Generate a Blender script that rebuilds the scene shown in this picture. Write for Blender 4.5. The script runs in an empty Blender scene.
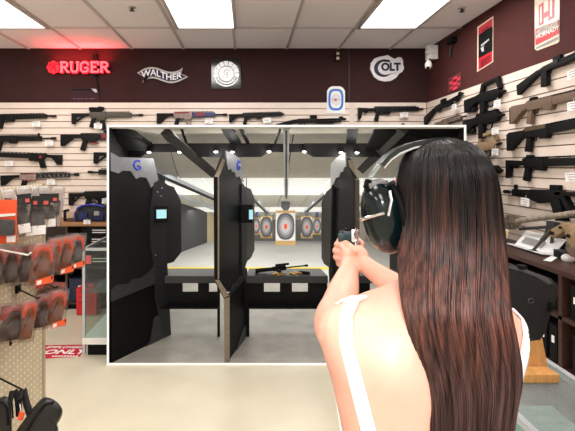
import bpy, bmesh, math, random
from mathutils import Vector, Matrix, Euler
random.seed(7)
R = math.radians
S = bpy.context.scene
COL = S.collection
F = 400.0; VX = 248.0; VY = 165.0; CZ = 1.6

# ------------------------------------------------------------------ helpers
def P(px, py, d):
    return Vector(((px - VX) / F * d, d, CZ - (py - VY) / F * d))
def PX(px, py, x):                      # point on the plane x = const
    d = x * F / (px - VX)
    return P(px, py, d)
def PZ(px, py, z):                      # point on the plane z = const
    d = (CZ - z) * F / (py - VY)
    return P(px, py, d)
def lin(c):
    c = c / 255.0
    return c / 12.92 if c <= 0.04045 else ((c + 0.055) / 1.055) ** 2.4
def rgb(r, g, b):
    return (lin(r), lin(g), lin(b), 1)

_m = {}
def mat(name, col, rough=0.6, metal=0.0, var=0.12, scale=30.0, emit=0.0, alpha=None, bump=0.0, spec=0.5, coat=0.0, coord='Object', stretch=(1, 1, 1)):
    if name in _m: return _m[name]
    m = bpy.data.materials.new(name); m.use_nodes = True
    nt = m.node_tree; b = nt.nodes['Principled BSDF']
    col = rgb(*col)
    tc = nt.nodes.new('ShaderNodeTexCoord'); mp = nt.nodes.new('ShaderNodeMapping')
    mp.inputs['Scale'].default_value = stretch
    nz = nt.nodes.new('ShaderNodeTexNoise'); nz.inputs['Scale'].default_value = scale; nz.inputs['Detail'].default_value = 4
    rp = nt.nodes.new('ShaderNodeValToRGB')
    rp.color_ramp.elements[0].position = 0.3; rp.color_ramp.elements[1].position = 0.7
    rp.color_ramp.elements[0].color = (col[0] * (1 - var), col[1] * (1 - var), col[2] * (1 - var), 1)
    rp.color_ramp.elements[1].color = (min(1, col[0] * (1 + var)), min(1, col[1] * (1 + var)), min(1, col[2] * (1 + var)), 1)
    nt.links.new(tc.outputs[coord], mp.inputs['Vector']); nt.links.new(mp.outputs[0], nz.inputs['Vector'])
    nt.links.new(nz.outputs['Fac'], rp.inputs['Fac']); nt.links.new(rp.outputs['Color'], b.inputs['Base Color'])
    b.inputs['Roughness'].default_value = rough; b.inputs['Metallic'].default_value = metal
    b.inputs['Specular IOR Level'].default_value = spec
    if coat: b.inputs['Coat Weight'].default_value = coat; b.inputs['Coat Roughness'].default_value = 0.08
    if emit:
        nt.links.new(rp.outputs['Color'], b.inputs['Emission Color']); b.inputs['Emission Strength'].default_value = emit
    if bump:
        bp = nt.nodes.new('ShaderNodeBump'); bp.inputs['Strength'].default_value = bump; bp.inputs['Distance'].default_value = 0.01
        nt.links.new(nz.outputs['Fac'], bp.inputs['Height']); nt.links.new(bp.outputs[0], b.inputs['Normal'])
    if alpha is not None:
        b.inputs['Alpha'].default_value = alpha
    _m[name] = m
    return m

def clear(name, tint, fac, rough=0.05, var=0.0):
    """thin see-through plastic or glass: transparent mixed with a glossy coat"""
    if name in _m: return _m[name]
    m = bpy.data.materials.new(name); m.use_nodes = True
    nt = m.node_tree; nt.nodes.clear()
    o = nt.nodes.new('ShaderNodeOutputMaterial'); mx = nt.nodes.new('ShaderNodeMixShader')
    t = nt.nodes.new('ShaderNodeBsdfTransparent'); t.inputs['Color'].default_value = rgb(*tint)
    g = nt.nodes.new('ShaderNodeBsdfPrincipled'); g.inputs['Base Color'].default_value = rgb(200, 200, 200); g.inputs['Roughness'].default_value = rough
    nz = nt.nodes.new('ShaderNodeTexNoise'); nz.inputs['Scale'].default_value = 22; nz.inputs['Detail'].default_value = 3
    tc = nt.nodes.new('ShaderNodeTexCoord'); nt.links.new(tc.outputs['Object'], nz.inputs['Vector'])
    mr = nt.nodes.new('ShaderNodeMapRange'); mr.inputs['From Min'].default_value = 0.35; mr.inputs['From Max'].default_value = 0.7
    mr.inputs['To Min'].default_value = max(0, fac - var); mr.inputs['To Max'].default_value = fac + var
    nt.links.new(nz.outputs['Fac'], mr.inputs['Value']); nt.links.new(mr.outputs[0], mx.inputs['Fac'])
    nt.links.new(t.outputs[0], mx.inputs[1]); nt.links.new(g.outputs[0], mx.inputs[2]); nt.links.new(mx.outputs[0], o.inputs['Surface'])
    if var:
        bp = nt.nodes.new('ShaderNodeBump'); bp.inputs['Strength'].default_value = 0.6; bp.inputs['Distance'].default_value = 0.01
        nt.links.new(nz.outputs['Fac'], bp.inputs['Height']); nt.links.new(bp.outputs[0], g.inputs['Normal'])
    _m[name] = m
    return m

class MB:
    def __init__(s): s.bm = bmesh.new()
    def add(s, verts, faces):
        vs = [s.bm.verts.new(v) for v in verts]
        for f in faces:
            try: s.bm.faces.new([vs[i] for i in f])
            except ValueError: pass
        return vs
    def box(s, c, size, rot=None, bev=0.0):
        t = bmesh.new(); bmesh.ops.create_cube(t, size=1.0)
        for v in t.verts: v.co = Vector((v.co.x * size[0], v.co.y * size[1], v.co.z * size[2]))
        if bev: bmesh.ops.bevel(t, geom=list(t.edges), offset=bev, segments=2, affect='EDGES', profile=0.7)
        M = Matrix.Translation(Vector(c)) @ (rot.to_matrix().to_4x4() if rot else Matrix())
        return s.merge(t, M)
    def merge(s, t, M=Matrix()):
        me = bpy.data.meshes.new('tmp'); t.transform(M); t.to_mesh(me); t.free(); s.bm.from_mesh(me); bpy.data.meshes.remove(me)
        return s
    def span(s, a, b, bev=0.0):
        return s.box([(a[i] + b[i]) / 2 for i in range(3)], [abs(b[i] - a[i]) for i in range(3)], bev=bev)
    def prism(s, pts, vec, bev=0.0):
        t = bmesh.new(); vec = Vector(vec)
        a = [t.verts.new(Vector(p)) for p in pts]; b = [t.verts.new(Vector(p) + vec) for p in pts]
        n = len(a); t.faces.new(a); t.faces.new(b[::-1])
        for i in range(n): t.faces.new((a[i], b[i], b[(i + 1) % n], a[(i + 1) % n]))
        bmesh.ops.recalc_face_normals(t, faces=list(t.faces))
        if bev: bmesh.ops.bevel(t, geom=list(t.edges), offset=bev, segments=2, affect='EDGES', profile=0.7)
        return s.merge(t)
    def flat(s, pts2, y0, y1, bev=0.0):          # local X-Z outline extruded along Y
        return s.prism([(x, y0, z) for x, z in pts2], (0, y1 - y0, 0), bev)
    def tube(s, path, rad, seg=8, cap=True, flat=1.0):
        path = [Vector(p) for p in path]; n = len(path)
        if not hasattr(rad, '__len__'): rad = [rad] * n
        rings = []; prev = None
        for i, p in enumerate(path):
            t = (path[min(i + 1, n - 1)] - path[max(i - 1, 0)]).normalized()
            if prev is None:
                a = Vector((0, 0, 1)) if abs(t.z) < 0.9 else Vector((0, 1, 0))
                u = t.cross(a).normalized()
            else:
                u = (prev - t * prev.dot(t))
                u = u.normalized() if u.length > 1e-6 else t.orthogonal().normalized()
            prev = u; w = t.cross(u)
            rings.append([p + (u * math.cos(k * 2 * math.pi / seg) + w * flat * math.sin(k * 2 * math.pi / seg)) * rad[i] for k in range(seg)])
        return s.loft(rings, cap)
    def loft(s, rings, cap=True, close=True):
        vs = [[s.bm.verts.new(p) for p in r] for r in rings]; k = len(vs[0])
        for i in range(len(vs) - 1):
            for j in range(k if close else k - 1):
                s.bm.faces.new((vs[i][j], vs[i][(j + 1) % k], vs[i + 1][(j + 1) % k], vs[i + 1][j]))
        if cap and close:
            s.bm.faces.new(vs[0][::-1]); s.bm.faces.new(vs[-1])
        return s
    def ell(s, c, r, rot=None, u=20, v=12, exp=1.0):
        t = bmesh.new(); bmesh.ops.create_uvsphere(t, u_segments=u, v_segments=v, radius=1.0)
        for q in t.verts:
            co = q.co
            if exp != 1.0: co = Vector([math.copysign(abs(k) ** exp, k) for k in co])
            q.co = Vector((co.x * r[0], co.y * r[1], co.z * r[2]))
        return s.merge(t, Matrix.Translation(Vector(c)) @ (rot.to_matrix().to_4x4() if rot else Matrix()))
    def cyl(s, a, b, r, seg=20, r2=None):
        return s.tube([a, b], [r, r if r2 is None else r2], seg)
    def build(s, name, m, parent=None, world=True, smooth=40, loc=None):
        bmesh.ops.recalc_face_normals(s.bm, faces=list(s.bm.faces))
        me = bpy.data.meshes.new(name); 
        if loc is not None: s.bm.transform(Matrix.Translation(-Vector(loc)))
        if parent is not None and world:
            M = Matrix(); q = parent
            while q is not None: M = q.matrix_basis @ M; q = q.parent
            s.bm.transform(M.inverted())
        s.bm.to_mesh(me); s.bm.free()
        me.shade_smooth()
        if smooth < 180: me.set_sharp_from_angle(angle=R(smooth))
        o = bpy.data.objects.new(name, me); COL.objects.link(o)
        if loc is not None: o.location = loc
        if m: me.materials.append(m)
        if parent is not None: o.parent = parent
        return o

def tag(o, label, cat, group=None, kind=None):
    o['label'] = label; o['category'] = cat
    if group: o['group'] = group
    if kind: o['kind'] = kind
    return o
def struct(name, mb, m, **k):
    o = mb.build(name, m, **k); o['kind'] = 'structure'; return o
def thing(name, label, cat, loc=(0, 0, 0), rot=None, group=None):
    o = bpy.data.objects.new(name, None); COL.objects.link(o)
    o.location = loc; o.empty_display_size = 0.05
    if rot is not None: o.rotation_euler = rot
    Mx = Matrix.Translation(Vector(loc)) @ (rot.to_matrix().to_4x4() if rot is not None else Matrix())
    o.matrix_basis = Mx
    return tag(o, label, cat, group)
def text_mb(body, size, M, depth=0.004, bold=0.0, warp=None, xscale=1.0):
    c = bpy.data.curves.new('txt', 'FONT'); c.body = body; c.size = size; c.extrude = depth / 2; c.offset = bold
    c.align_x = 'CENTER'; c.align_y = 'CENTER'; c.resolution_u = 4
    o = bpy.data.objects.new('txt', c); COL.objects.link(o)
    dg = bpy.context.evaluated_depsgraph_get(); dg.update()
    me = bpy.data.meshes.new_from_object(o.evaluated_get(dg))
    bpy.data.objects.remove(o); bpy.data.curves.remove(c)
    mb = MB(); mb.bm.from_mesh(me); bpy.data.meshes.remove(me)
    for v in mb.bm.verts:
        v.co.x *= xscale
        if warp: v.co = warp(v.co)
    mb.bm.transform(M)
    return mb
BACKM = lambda p: Matrix.Translation(Vector(p)) @ Euler((R(90), 0, 0)).to_matrix().to_4x4()
RIGHTM = lambda p: Matrix.Translation(Vector(p)) @ Euler((R(90), 0, R(-90))).to_matrix().to_4x4()

# ------------------------------------------------------------------ materials
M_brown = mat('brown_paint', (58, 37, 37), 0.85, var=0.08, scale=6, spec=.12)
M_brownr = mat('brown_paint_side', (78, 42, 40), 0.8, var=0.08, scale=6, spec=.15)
M_slat = mat('slat_board', (226, 210, 198), 0.45, var=0.03, scale=8)
M_groove = mat('slat_groove', (128, 106, 96), 0.8)
M_floor = mat('store_floor', (208, 200, 178), 0.28, var=0.05, scale=3.5, bump=0.02)
M_tile = mat('ceiling_tile', (232, 222, 216), 0.9, emit=.10, var=0.04, scale=90, bump=0.08)  # faint emission brightens the tiles in place of bounced light
M_grid = mat('ceiling_tbar', (206, 196, 192), 0.5, var=0.02)
M_white = mat('white_paint', (238, 236, 232), 0.5, var=0.02)
M_lamp = mat('lamp_diffuser', (255, 253, 250), 0.5, var=0.0, emit=2.2)
M_black = mat('black_polymer', (9, 9, 10), 0.6, spec=.2, var=0.2, scale=60)
M_black2 = mat('black_metal', (8, 8, 9), 0.5, var=0.2, scale=60, spec=.25)
M_dark = mat('charcoal', (34, 35, 38), 0.5, var=0.15)
M_olive = mat('olive_metal', (66, 60, 50), 0.5, var=0.2, scale=40)
M_fde = mat('tan_polymer', (104, 84, 70), 0.55, var=0.12, scale=40)
M_tan = mat('coyote_tan', (142, 118, 88), 0.55, var=0.25, scale=35)
M_camo = mat('camo_metal', (104, 92, 80), 0.6, var=0.5, scale=25)
M_redm = mat('red_metal', (122, 34, 38), 0.4, var=0.2)
M_blue = mat('blue_metal', (36, 46, 92), 0.4, var=0.2)
M_bronze = mat('bronze_metal', (92, 76, 58), 0.4, var=0.2, metal=0.3)
M_pale = mat('pale_camo', (140, 120, 112), 0.5, var=0.55, scale=45)
M_tagm = mat('tag_paper', (240, 238, 236), 0.6, var=0.03)
M_ink = mat('ink_grey', (150, 148, 150), 0.7)
M_blackink = mat('ink_black', (6, 6, 7), 0.7, spec=.2)
M_wood = mat('dark_wood', (64, 42, 36), 0.4, var=0.25, scale=9, stretch=(6, 1, 6))
M_woodtop = mat('shelf_wood', (150, 106, 70), 0.45, var=0.2, scale=9, stretch=(1, 8, 8))
M_lightwood = mat('oak_wood', (196, 142, 82), 0.5, var=0.2, scale=14, stretch=(6, 6, 1))
M_steel = mat('brushed_steel', (150, 152, 156), 0.32, var=0.1, metal=0.85)
M_alu = mat('aluminium_rail', (190, 196, 202), 0.35, var=0.05, metal=0.5)
M_chrome = mat('chrome', (225, 228, 230), 0.15, metal=1.0, var=0.03)
M_glass = clear('clear_glass', (236, 243, 240), 0.05)
M_glassg = clear('counter_glass', (200, 218, 212), 0.22)
M_bag = clear('clear_bag', (240, 234, 230), 0.10, rough=0.12, var=0.12)
M_orange = mat('orange_card', (226, 78, 30), 0.5, var=0.08)
M_leather = mat('brown_leather', (128, 72, 38), 0.55, var=0.35, scale=35)
M_darkleather = mat('dark_holster', (66, 40, 28), 0.6, var=0.3, scale=35)
M_greycloth = mat('grey_cloth', (66, 66, 68), 0.8, var=0.3, scale=50)
M_paperw = mat('white_paper', (236, 236, 236), 0.6, var=0.04)
M_redp = mat('red_plastic', (206, 30, 40), 0.4, var=0.08)
M_navy = mat('navy', (24, 30, 58), 0.5)
M_royal = mat('royal_blue', (26, 44, 150), 0.5, var=0.15)

# ------------------------------------------------------------------ camera
cam = bpy.data.cameras.new('camera'); co = bpy.data.objects.new('camera', cam); COL.objects.link(co)
co.location = (0, 0, CZ); co.rotation_euler = (R(90), 0, 0)
cam.sensor_width = 36; cam.lens = F / 575 * 36; cam.sensor_fit = 'HORIZONTAL'
cam.shift_x = (287.5 - VX) / 575; cam.shift_y = -(215.5 - VY) / 575
cam.clip_start = 0.02
S.camera = co

# ------------------------------------------------------------------ store shell
YB = 4.8; XR = 2.16; XL = -4.4; YF = -2.2; H = 3.0; SLT = 2.345
RX0, RX1, RTOP, RY = -1.128, 1.744, 1.92, 3.2          # range opening
struct('floor', MB().span((XL, YF, -0.05), (XR, YB, 0)), M_floor)
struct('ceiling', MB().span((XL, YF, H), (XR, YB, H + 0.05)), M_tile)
struct('wall_back', MB().span((XL, YB, SLT), (XR, YB + 0.1, H)).span((XL, YB, 0), (RX0 - .03, YB + .1, SLT)).span((RX1 + .03, YB, 0), (XR, YB + .1, SLT)).span((RX0 - .03, YB, RTOP + .03), (RX1 + .03, YB + .1, SLT)), M_brown)
struct('wall_right', MB().span((XR, YF, 0), (XR + 0.1, YB + .1, H)), M_brownr)
struct('wall_left', MB().span((XL - .1, YF, 0), (XL, YB + .1, H)), M_white)
struct('wall_rear', MB().span((XL - .1, YF - .1, 0), (XR + .1, YF, H)), M_white)
# slat panels with real grooves
PITCH = 0.0768
g = MB(); k = 0; z = SLT
bk = MB(); sd = MB()
while z > 0.95:
    z0 = z - PITCH + 0.009
    if z0 > RTOP + .03:
        bk.span((XL, YB - .022, z0), (XR - .03, YB - .012, z))
    else:
        bk.span((XL, YB - .022, z0), (RX0 - .03, YB - .012, z)); bk.span((RX1 + .03, YB - .022, z0), (XR - .03, YB - .012, z))
    sd.span((XR - .022, 0.3, z0), (XR - .012, YB - .022, z))
    z -= PITCH
struct('wall_back_slats', bk, M_slat)
struct('wall_right_slats', sd, M_slat)
struct('trim_1', MB().span((XL, YB - .012, .9), (RX0 - .03, YB, SLT)).span((RX1 + .03, YB - .012, .9), (XR - .012, YB, SLT)).span((RX0 - .03, YB - .012, RTOP + .03), (RX1 + .03, YB, SLT)).span((XR - .012, 0.3, .9), (XR, YB, SLT)), M_groove)
struct('trim_3', MB().span((1.207, YB - .006, SLT), (1.219, YB, H)), mat('seam_dark', (44, 28, 30), .6, var=.05))
struct('trim_2', MB().span((1.21, YB - .026, RTOP + .03), (1.28, YB - .02, SLT)), mat('seam_trim', (214, 198, 186), .5, var=.03))
# ceiling T-bars
cg = MB(); xs = [-2.01 + .619 * i for i in range(-3, 7)]
for x in xs: cg.span((x - .013, YF, H - .012), (x + .013, YB, H + .002))
ys = [4.058 - 1.22 * i for i in range(0, 6)]
for y in ys: cg.span((XL, y - .013, H - .0125), (XR, y + .013, H + .002))
struct('ceiling_grid', cg, M_grid)
# ceiling lights (three in view, the rows behind light the aisle)
nm = ['fluorescent ceiling light panel nearest the red neon sign', 'fluorescent ceiling light panel between the winged banner and the round emblem sign', 'fluorescent ceiling light panel above the white cutout sign']
def ceiling_light(x, y, label, power):
    t = thing('ceiling_light', label, 'ceiling light', (x, y, H), group='ceiling light panels')
    MB().box((0, 0, -.014), (.56, 1.17, .012)).build('diffuser', M_lamp, t, world=False)
    f = MB()
    for s in (-1, 1):
        f.box((s * .292, 0, -.012), (.03, 1.22, .022)); f.box((0, s * .597, -.012), (.60, .03, .022))
    f.build('frame', M_grid, t, world=False)
    l = bpy.data.lights.new('panel_lamp', 'AREA'); l.shape = 'RECTANGLE'; l.size = .55; l.size_y = 1.1; l.energy = power; l.color = (1, .965, .93)
    lo = bpy.data.objects.new('panel_lamp', l); COL.objects.link(lo); lo.location = (x, y, H - .03)
LX = (-2.32, -.42, 1.41)
for i, x in enumerate(LX): ceiling_light(x, 4.058 - .61, nm[i], 27)
for j, y in enumerate((1.0, -1.2)):
    for i, x in enumerate((-2.32, -.42, 1.41)):
        ceiling_light(x, y, 'fluorescent ceiling light panel over the aisle behind the viewer', (21, 24)[j])
for i, (px, py) in enumerate(((132, 7), (462, 8))):
    p = PZ(px, py, H)
    t = thing('fire_sprinkler', ('fire sprinkler head in the ceiling tile above the winged banner', 'fire sprinkler head in the ceiling tile near the tall posters')[i], 'sprinkler', p)
    MB().cyl((0, 0, 0), (0, 0, -.008), .035).build('escutcheon', M_grid, t, world=False)
    MB().cyl((0, 0, 0), (0, 0, -.03), .010).cyl((0, 0, -.03), (0, 0, -.034), .022).build('head', M_dark, t, world=False)

# ------------------------------------------------------------------ rifles
def frame_on(butt, muzzle, up=(0, 0, 1)):
    u = (muzzle - butt); L = u.length; u.normalize()
    v = Vector(up); v = (v - u * v.dot(u)).normalized(); w = v.cross(u)
    M = Matrix((( u.x, w.x, v.x), (u.y, w.y, v.y), (u.z, w.z, v.z)))
    return L, M.to_euler()
HOLD = {}
def ar(butt, muzzle, label, stock='carbine', body=None, hg=None, stk=None, grip=None, optic=None, mag=False, f=(.26, .48, .80), accents=None, holes=False, sight=False, th=.04, vs=1.0, group='rifles on the slat walls', bar=True):
    """self-loading rifle; f = stock end, receiver end and handguard end along its length"""
    L, rot = frame_on(butt, muzzle)
    body = body or M_black2; hg = hg or body; stk = stk or M_black; grip = grip or M_black
    t = thing('rifle', label, 'rifle', butt, rot, group)
    s, r, h = f; V = L * vs; y0, y1 = -th / 2, th / 2
    X = lambda a: a * L; Z = lambda b: b * V
    m = MB()
    if stock == 'carbine':
        m.flat([(0, Z(.03)), (X(s), Z(.028)), (X(s), Z(-.012)), (X(s * .62), Z(-.02)), (X(.045), Z(-.115)), (0, Z(-.115))], y0 * .9, y1 * .9, .002)
    elif stock == 'skeleton':
        m.flat([(0, Z(.03)), (X(s), Z(.028)), (X(s), Z(-.01)), (X(.06), Z(-.02)), (X(.05), Z(-.12)), (0, Z(-.12))], y0 * .9, y1 * .9, .002)
        m.flat([(X(.05), Z(-.10)), (X(s * .75), Z(-.012)), (X(s * .6), Z(-.012)), (X(.05), Z(-.075))], y0 * .8, y1 * .8)
    elif stock == 'brace':
        m.flat([(0, Z(.035)), (X(s), Z(.02)), (X(s), Z(-.02)), (X(.065), Z(-.025)), (X(.045), Z(-.13)), (X(.01), Z(-.15)), (0, Z(-.13))], y0 * .9, y1 * .9, .002)
        m.flat([(X(.12), Z(-.01)), (X(.17), Z(-.01)), (X(.13), Z(-.05)), (X(.10), Z(-.05))], y0 * .7, y1 * .7)
    elif stock == 'fixed':
        m.flat([(0, Z(.02)), (X(.02), Z(.035)), (X(s), Z(.03)), (X(s), Z(-.03)), (X(s * .8), Z(-.035)), (X(.03), Z(-.14)), (0, Z(-.135))], y0, y1, .003)
    m.build('stock', stk, t, world=False)
    if stock == 'fixed':
        MB().flat([(-X(.014), Z(.022)), (X(.0), Z(.022)), (X(.0), Z(-.138)), (-X(.014), Z(-.14))], y0, y1, .002).build('butt_pad', M_blackink, t, world=False)
    m = MB().flat([(X(s), Z(.042)), (X(r), Z(.042)), (X(r), Z(-.035)), (X(r - .02), Z(-.075)), (X(r - .095), Z(-.07)), (X(r - .11), Z(-.045)), (X(s + .03), Z(-.045)), (X(s), Z(-.01))], y0, y1, .002)
    rc = m.build('receiver', body, t, world=False)
    m = MB()                                                  # trigger guard and trigger
    gx = s + .075
    m.tube([(X(gx), 0, Z(-.045)), (X(gx + .01), 0, Z(-.075)), (X(gx + .05), 0, Z(-.078)), (X(gx + .065), 0, Z(-.045))], .004, 6)
    m.tube([(X(gx + .03), 0, Z(-.04)), (X(gx + .036), 0, Z(-.065))], .003, 6)
    m.build('trigger_guard', M_blackink, t, world=False)
    MB().flat([(X(s + .03), Z(-.04)), (X(s + .085), Z(-.04)), (X(s + .055), Z(-.175)), (X(s - .005), Z(-.165))], y0 * .75, y1 * .75, .004).build('pistol_grip', grip, t, world=False)
    if mag:
        MB().flat([(X(r - .09), Z(-.06)), (X(r - .025), Z(-.06)), (X(r + .0), Z(-.2)), (X(r - .07), Z(-.21))], y0 * .6, y1 * .6, .002).build('magazine', grip if mag is True else mag, t, world=False)
    m = MB()
    if holes:
        m.flat([(X(r), Z(.036)), (X(h), Z(.036)), (X(h), Z(.018)), (X(r), Z(.018))], y0 * .8, y1 * .8, .001)
        m.flat([(X(r), Z(-.018)), (X(h), Z(-.018)), (X(h), Z(-.034)), (X(r), Z(-.034))], y0 * .8, y1 * .8, .001)
        n = 7
        for i in range(n + 1):
            a = r + (h - r - .02) * i / n
            m.flat([(X(a), Z(.02)), (X(a + .02), Z(.02)), (X(a + .035), Z(-.02)), (X(a + .012), Z(-.02))] if i < n else [(X(a), Z(.02)), (X(a + .02), Z(.02)), (X(a + .02), Z(-.02)), (X(a), Z(-.02))], y0 * .75, y1 * .75)
    else:
        m.flat([(X(r), Z(.036)), (X(h), Z(.034)), (X(h), Z(-.03)), (X(r), Z(-.036))], y0 * .85, y1 * .85, .003)
    hgo = m.build('handguard', hg, t, world=False)
    m = MB()                                                  # top rail teeth
    n = 16
    for i in range(n):
        a = s + .02 + (h - s - .03) * i / n
        m.box((X(a), 0, Z(.045)), (X((h - s) / n * .55), th * .5, Z(.012)))
    m.build('top_rail', M_blackink, hgo, world=False)
    if bar:
        MB().cyl((X(h - .02), 0, 0), (X(.95), 0, 0), max(.006, .010 * L), 12).cyl((X(.94), 0, 0), (X(1), 0, 0), max(.009, .016 * L), 12).build('barrel', M_black2, t, world=False)
    if sight:
        MB().flat([(X(h - .05), Z(.035)), (X(h - .02), Z(.035)), (X(h - .03), Z(.08)), (X(h - .04), Z(.08))], y0 * .4, y1 * .4).build('front_sight', M_blackink, t, world=False)
    if optic == 'dot':
        MB().flat([(X(s + .01), Z(.05)), (X(s + .17), Z(.05)), (X(s + .17), Z(.065)), (X(s + .2), Z(.075)), (X(s + .2), Z(.115)), (X(s + .13), Z(.125)), (X(s + .12), Z(.11)), (X(s + .0), Z(.115)), (X(s - .01), Z(.075))], y0 * .8, y1 * .8, .003).build('optic', M_blackink, t, world=False)
    if optic == 'small':
        MB().flat([(X(s + .04), Z(.05)), (X(s + .12), Z(.05)), (X(s + .11), Z(.075)), (X(s + .05), Z(.075))], y0 * .7, y1 * .7, .002).build('optic', M_blackink, t, world=False)
    for (a, b, c, d, mm) in accents or ():
        MB().span((X(a), y0 * 1.06, Z(c)), (X(b), y1 * 1.06, Z(d))).build('accent', mm, t, world=False)
    return t

def bk_rifle(bx, by, mx, my, label, **k):
    return ar(P(bx, by, YB - .046), P(mx, my, YB - .046), label, **k)
def side_rifle(bx, by, mx, my, label, **k):
    return ar(PX(bx, by, XR - .046), PX(mx, my, XR - .046), label, **k)

bk_rifle(-22, 118, 56, 116, 'black rifle in the top row under the red neon sign, muzzle by the olive rifle', f=(.25, .47, .88), vs=.85)
bk_rifle(-24, 139, 56, 138.3, 'black thin-barrelled rifle in the second row, its butt cut off by the photo edge', f=(.25, .52, .82), sight=True, vs=.85)
bk_rifle(62, 157, -30, 154, 'black rifle in the third row with muzzle away and red sticker on its receiver', f=(.17, .36, .9), vs=.74, accents=[(.21, .24, -.03, .01, M_redm)])
bk_rifle(1, 177.5, 79, 174.5, 'black rifle with pale red-trimmed receiver and slotted handguard in the fourth row', stock='carbine', body=M_pale, hg=M_dark, holes=True, f=(.25, .46, .88), vs=.88, accents=[(.27, .44, .028, .04, M_redm), (.3, .43, -.06, -.045, M_redm)])
bk_rifle(72, 115.5, 143, 115, 'olive rifle with a black optic and skeleton stock on the top row', stock='skeleton', body=M_olive, hg=M_olive, optic='dot', f=(.25, .48, .84), mag=M_black)
bk_rifle(61, 137, 140, 137, 'black rifle with red accents half covered by the white frame, second row', f=(.25, .45, .8), accents=[(.36, .47, -.085, -.07, M_redm), (.52, .58, -.02, .036, M_redm)])
bk_rifle(94, 154.5, 170, 155, 'black rifle showing only its open stock beside the white frame, third row', stock='skeleton', f=(.25, .48, .8))
bk_rifle(165, 173, 88, 172, 'black rifle showing only muzzle and handguard beside the white frame, fourth row', f=(.25, .48, .86))
bk_rifle(69, 195.5, 150, 194, 'black rifle hanging just above the blue and black range bag', stock='skeleton', f=(.19, .44, .8), mag=True)
bk_rifle(157, 115.5, 227, 114.5, 'rifle with red, white and blue finish above the white frame', body=M_pale, hg=M_blue, f=(.24, .5, .83), mag=M_pale, accents=[(.26, .46, .02, .042, M_redm), (.55, .68, -.02, .03, M_redm)])
bk_rifle(229, 116, 284, 114, 'short black rifle above the white frame, right of the red white and blue one', f=(.25, .6, .97), stock='carbine')
bk_rifle(358, 110, 423, 109, 'black rifle with hooked brace stock below the white cutout sign', stock='brace', f=(.25, .5, .93))
# pump shotgun low above the frame
def shotgun(butt, muzzle, label, wood=None, pistol=False, fr=(.30, .48, .85), th=.035, vs=1.0, sights=False):
    L, rot = frame_on(butt, muzzle); t = thing('shotgun', label, 'shotgun', butt, rot, 'rifles on the slat walls')
    s, r, h = fr; X = lambda a: a * L; Z = lambda b: b * L * vs; y0, y1 = -th / 2, th / 2
    MB().flat([(0, Z(-.035)), (X(s * .8), Z(.022)), (X(s), Z(.02)), (X(s), Z(-.03)), (X(s * .75), Z(-.035)), (0, Z(-.15))], y0, y1, .004).build('stock', wood or M_black, t, world=False)
    MB().flat([(-X(.015), Z(-.035)), (X(.004), Z(-.033)), (X(.004), Z(-.15)), (-X(.015), Z(-.155))], y0, y1, .002).build('butt_pad', M_blackink, t, world=False)
    MB().flat([(X(s - .02), Z(.024)), (X(s + .02), Z(.032)), (X(r), Z(.032)), (X(r), Z(-.03)), (X(s), Z(-.035))], y0, y1, .003).build('receiver', M_black2, t, world=False)
    MB().flat([(X(r), Z(-.003)), (X(h), Z(-.003)), (X(h - .03), Z(-.045)), (X(r), Z(-.04))], y0, y1, .004).build('fore_end', wood or M_black, t, world=False)
    MB().cyl((X(r - .02), 0, Z(.014)), (X(1), 0, Z(.014)), .011, 12).cyl((X(r), 0, Z(-.018)), (X(.93), 0, Z(-.018)), .011, 12).build('barrel', M_black2, t, world=False)
    MB().tube([(X(s + .03), 0, Z(-.03)), (X(s + .045), 0, Z(-.07)), (X(s + .09), 0, Z(-.065)), (X(s + .1), 0, Z(-.03))], .005, 6).build('trigger_guard', M_blackink, t, world=False)
    if pistol:
        MB().flat([(X(s - .02), Z(-.02)), (X(s + .06), Z(-.03)), (X(s + .04), Z(-.18)), (X(s - .04), Z(-.18))], y0, y1, .005).build('pistol_grip', M_black, t, world=False)
    if sights:
        MB().box((X(.93), 0, Z(.035)), (X(.06), .01, Z(.03))).build('front_sight', M_blackink, t, world=False)
        MB().box((X(r - .02), 0, Z(.05)), (X(.10), th * .8, Z(.05)), bev=.003).build('rear_sight', M_blackink, t, world=False)
    return t
shotgun(P(277, 121.5, YB - .045), P(346, 119.8, YB - .045), 'long black shotgun lying lowest along the top edge of the white frame', fr=(.3, .55, .86), vs=1.0, sights=True)
shotgun(PX(425.5, 114.5, XR - .045), PX(463, 94.5, XR - .045), 'black shotgun in the corner of the side wall, below the small red poster', fr=(.36, .55, .9), sights=True)
side_rifle(436, 124.5, 466, 116, 'camouflage rifle peeking over the corner of the white frame', body=M_camo, hg=M_camo, stk=M_camo, f=(.25, .5, .85))
shotgun(PX(519, 82, XR - .045), PX(592, 47, XR - .045), 'black pistol-grip shotgun with ghost ring sight, topmost on the side wall', pistol=True, fr=(.40, .62, .95), sights=True)
side_rifle(512.5, 110, 600, 90, 'tan rifle with full tan stock, below the pistol-grip shotgun', stock='fixed', body=M_fde, hg=M_fde, stk=M_fde, grip=M_fde, optic='small', f=(.22, .55, .9))
side_rifle(509.5, 136.5, 600, 120, 'black rifle with bronze upper receiver and solid black stock on the side wall', stock='fixed', f=(.23, .52, .95), accents=[(.25, .5, .015, .045, M_bronze)])
side_rifle(507.5, 163.5, 592, 161, 'black rifle with hooked brace stock, on the side wall above the thumbhole rifle', stock='brace', f=(.25, .52, .97), optic='small')

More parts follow.
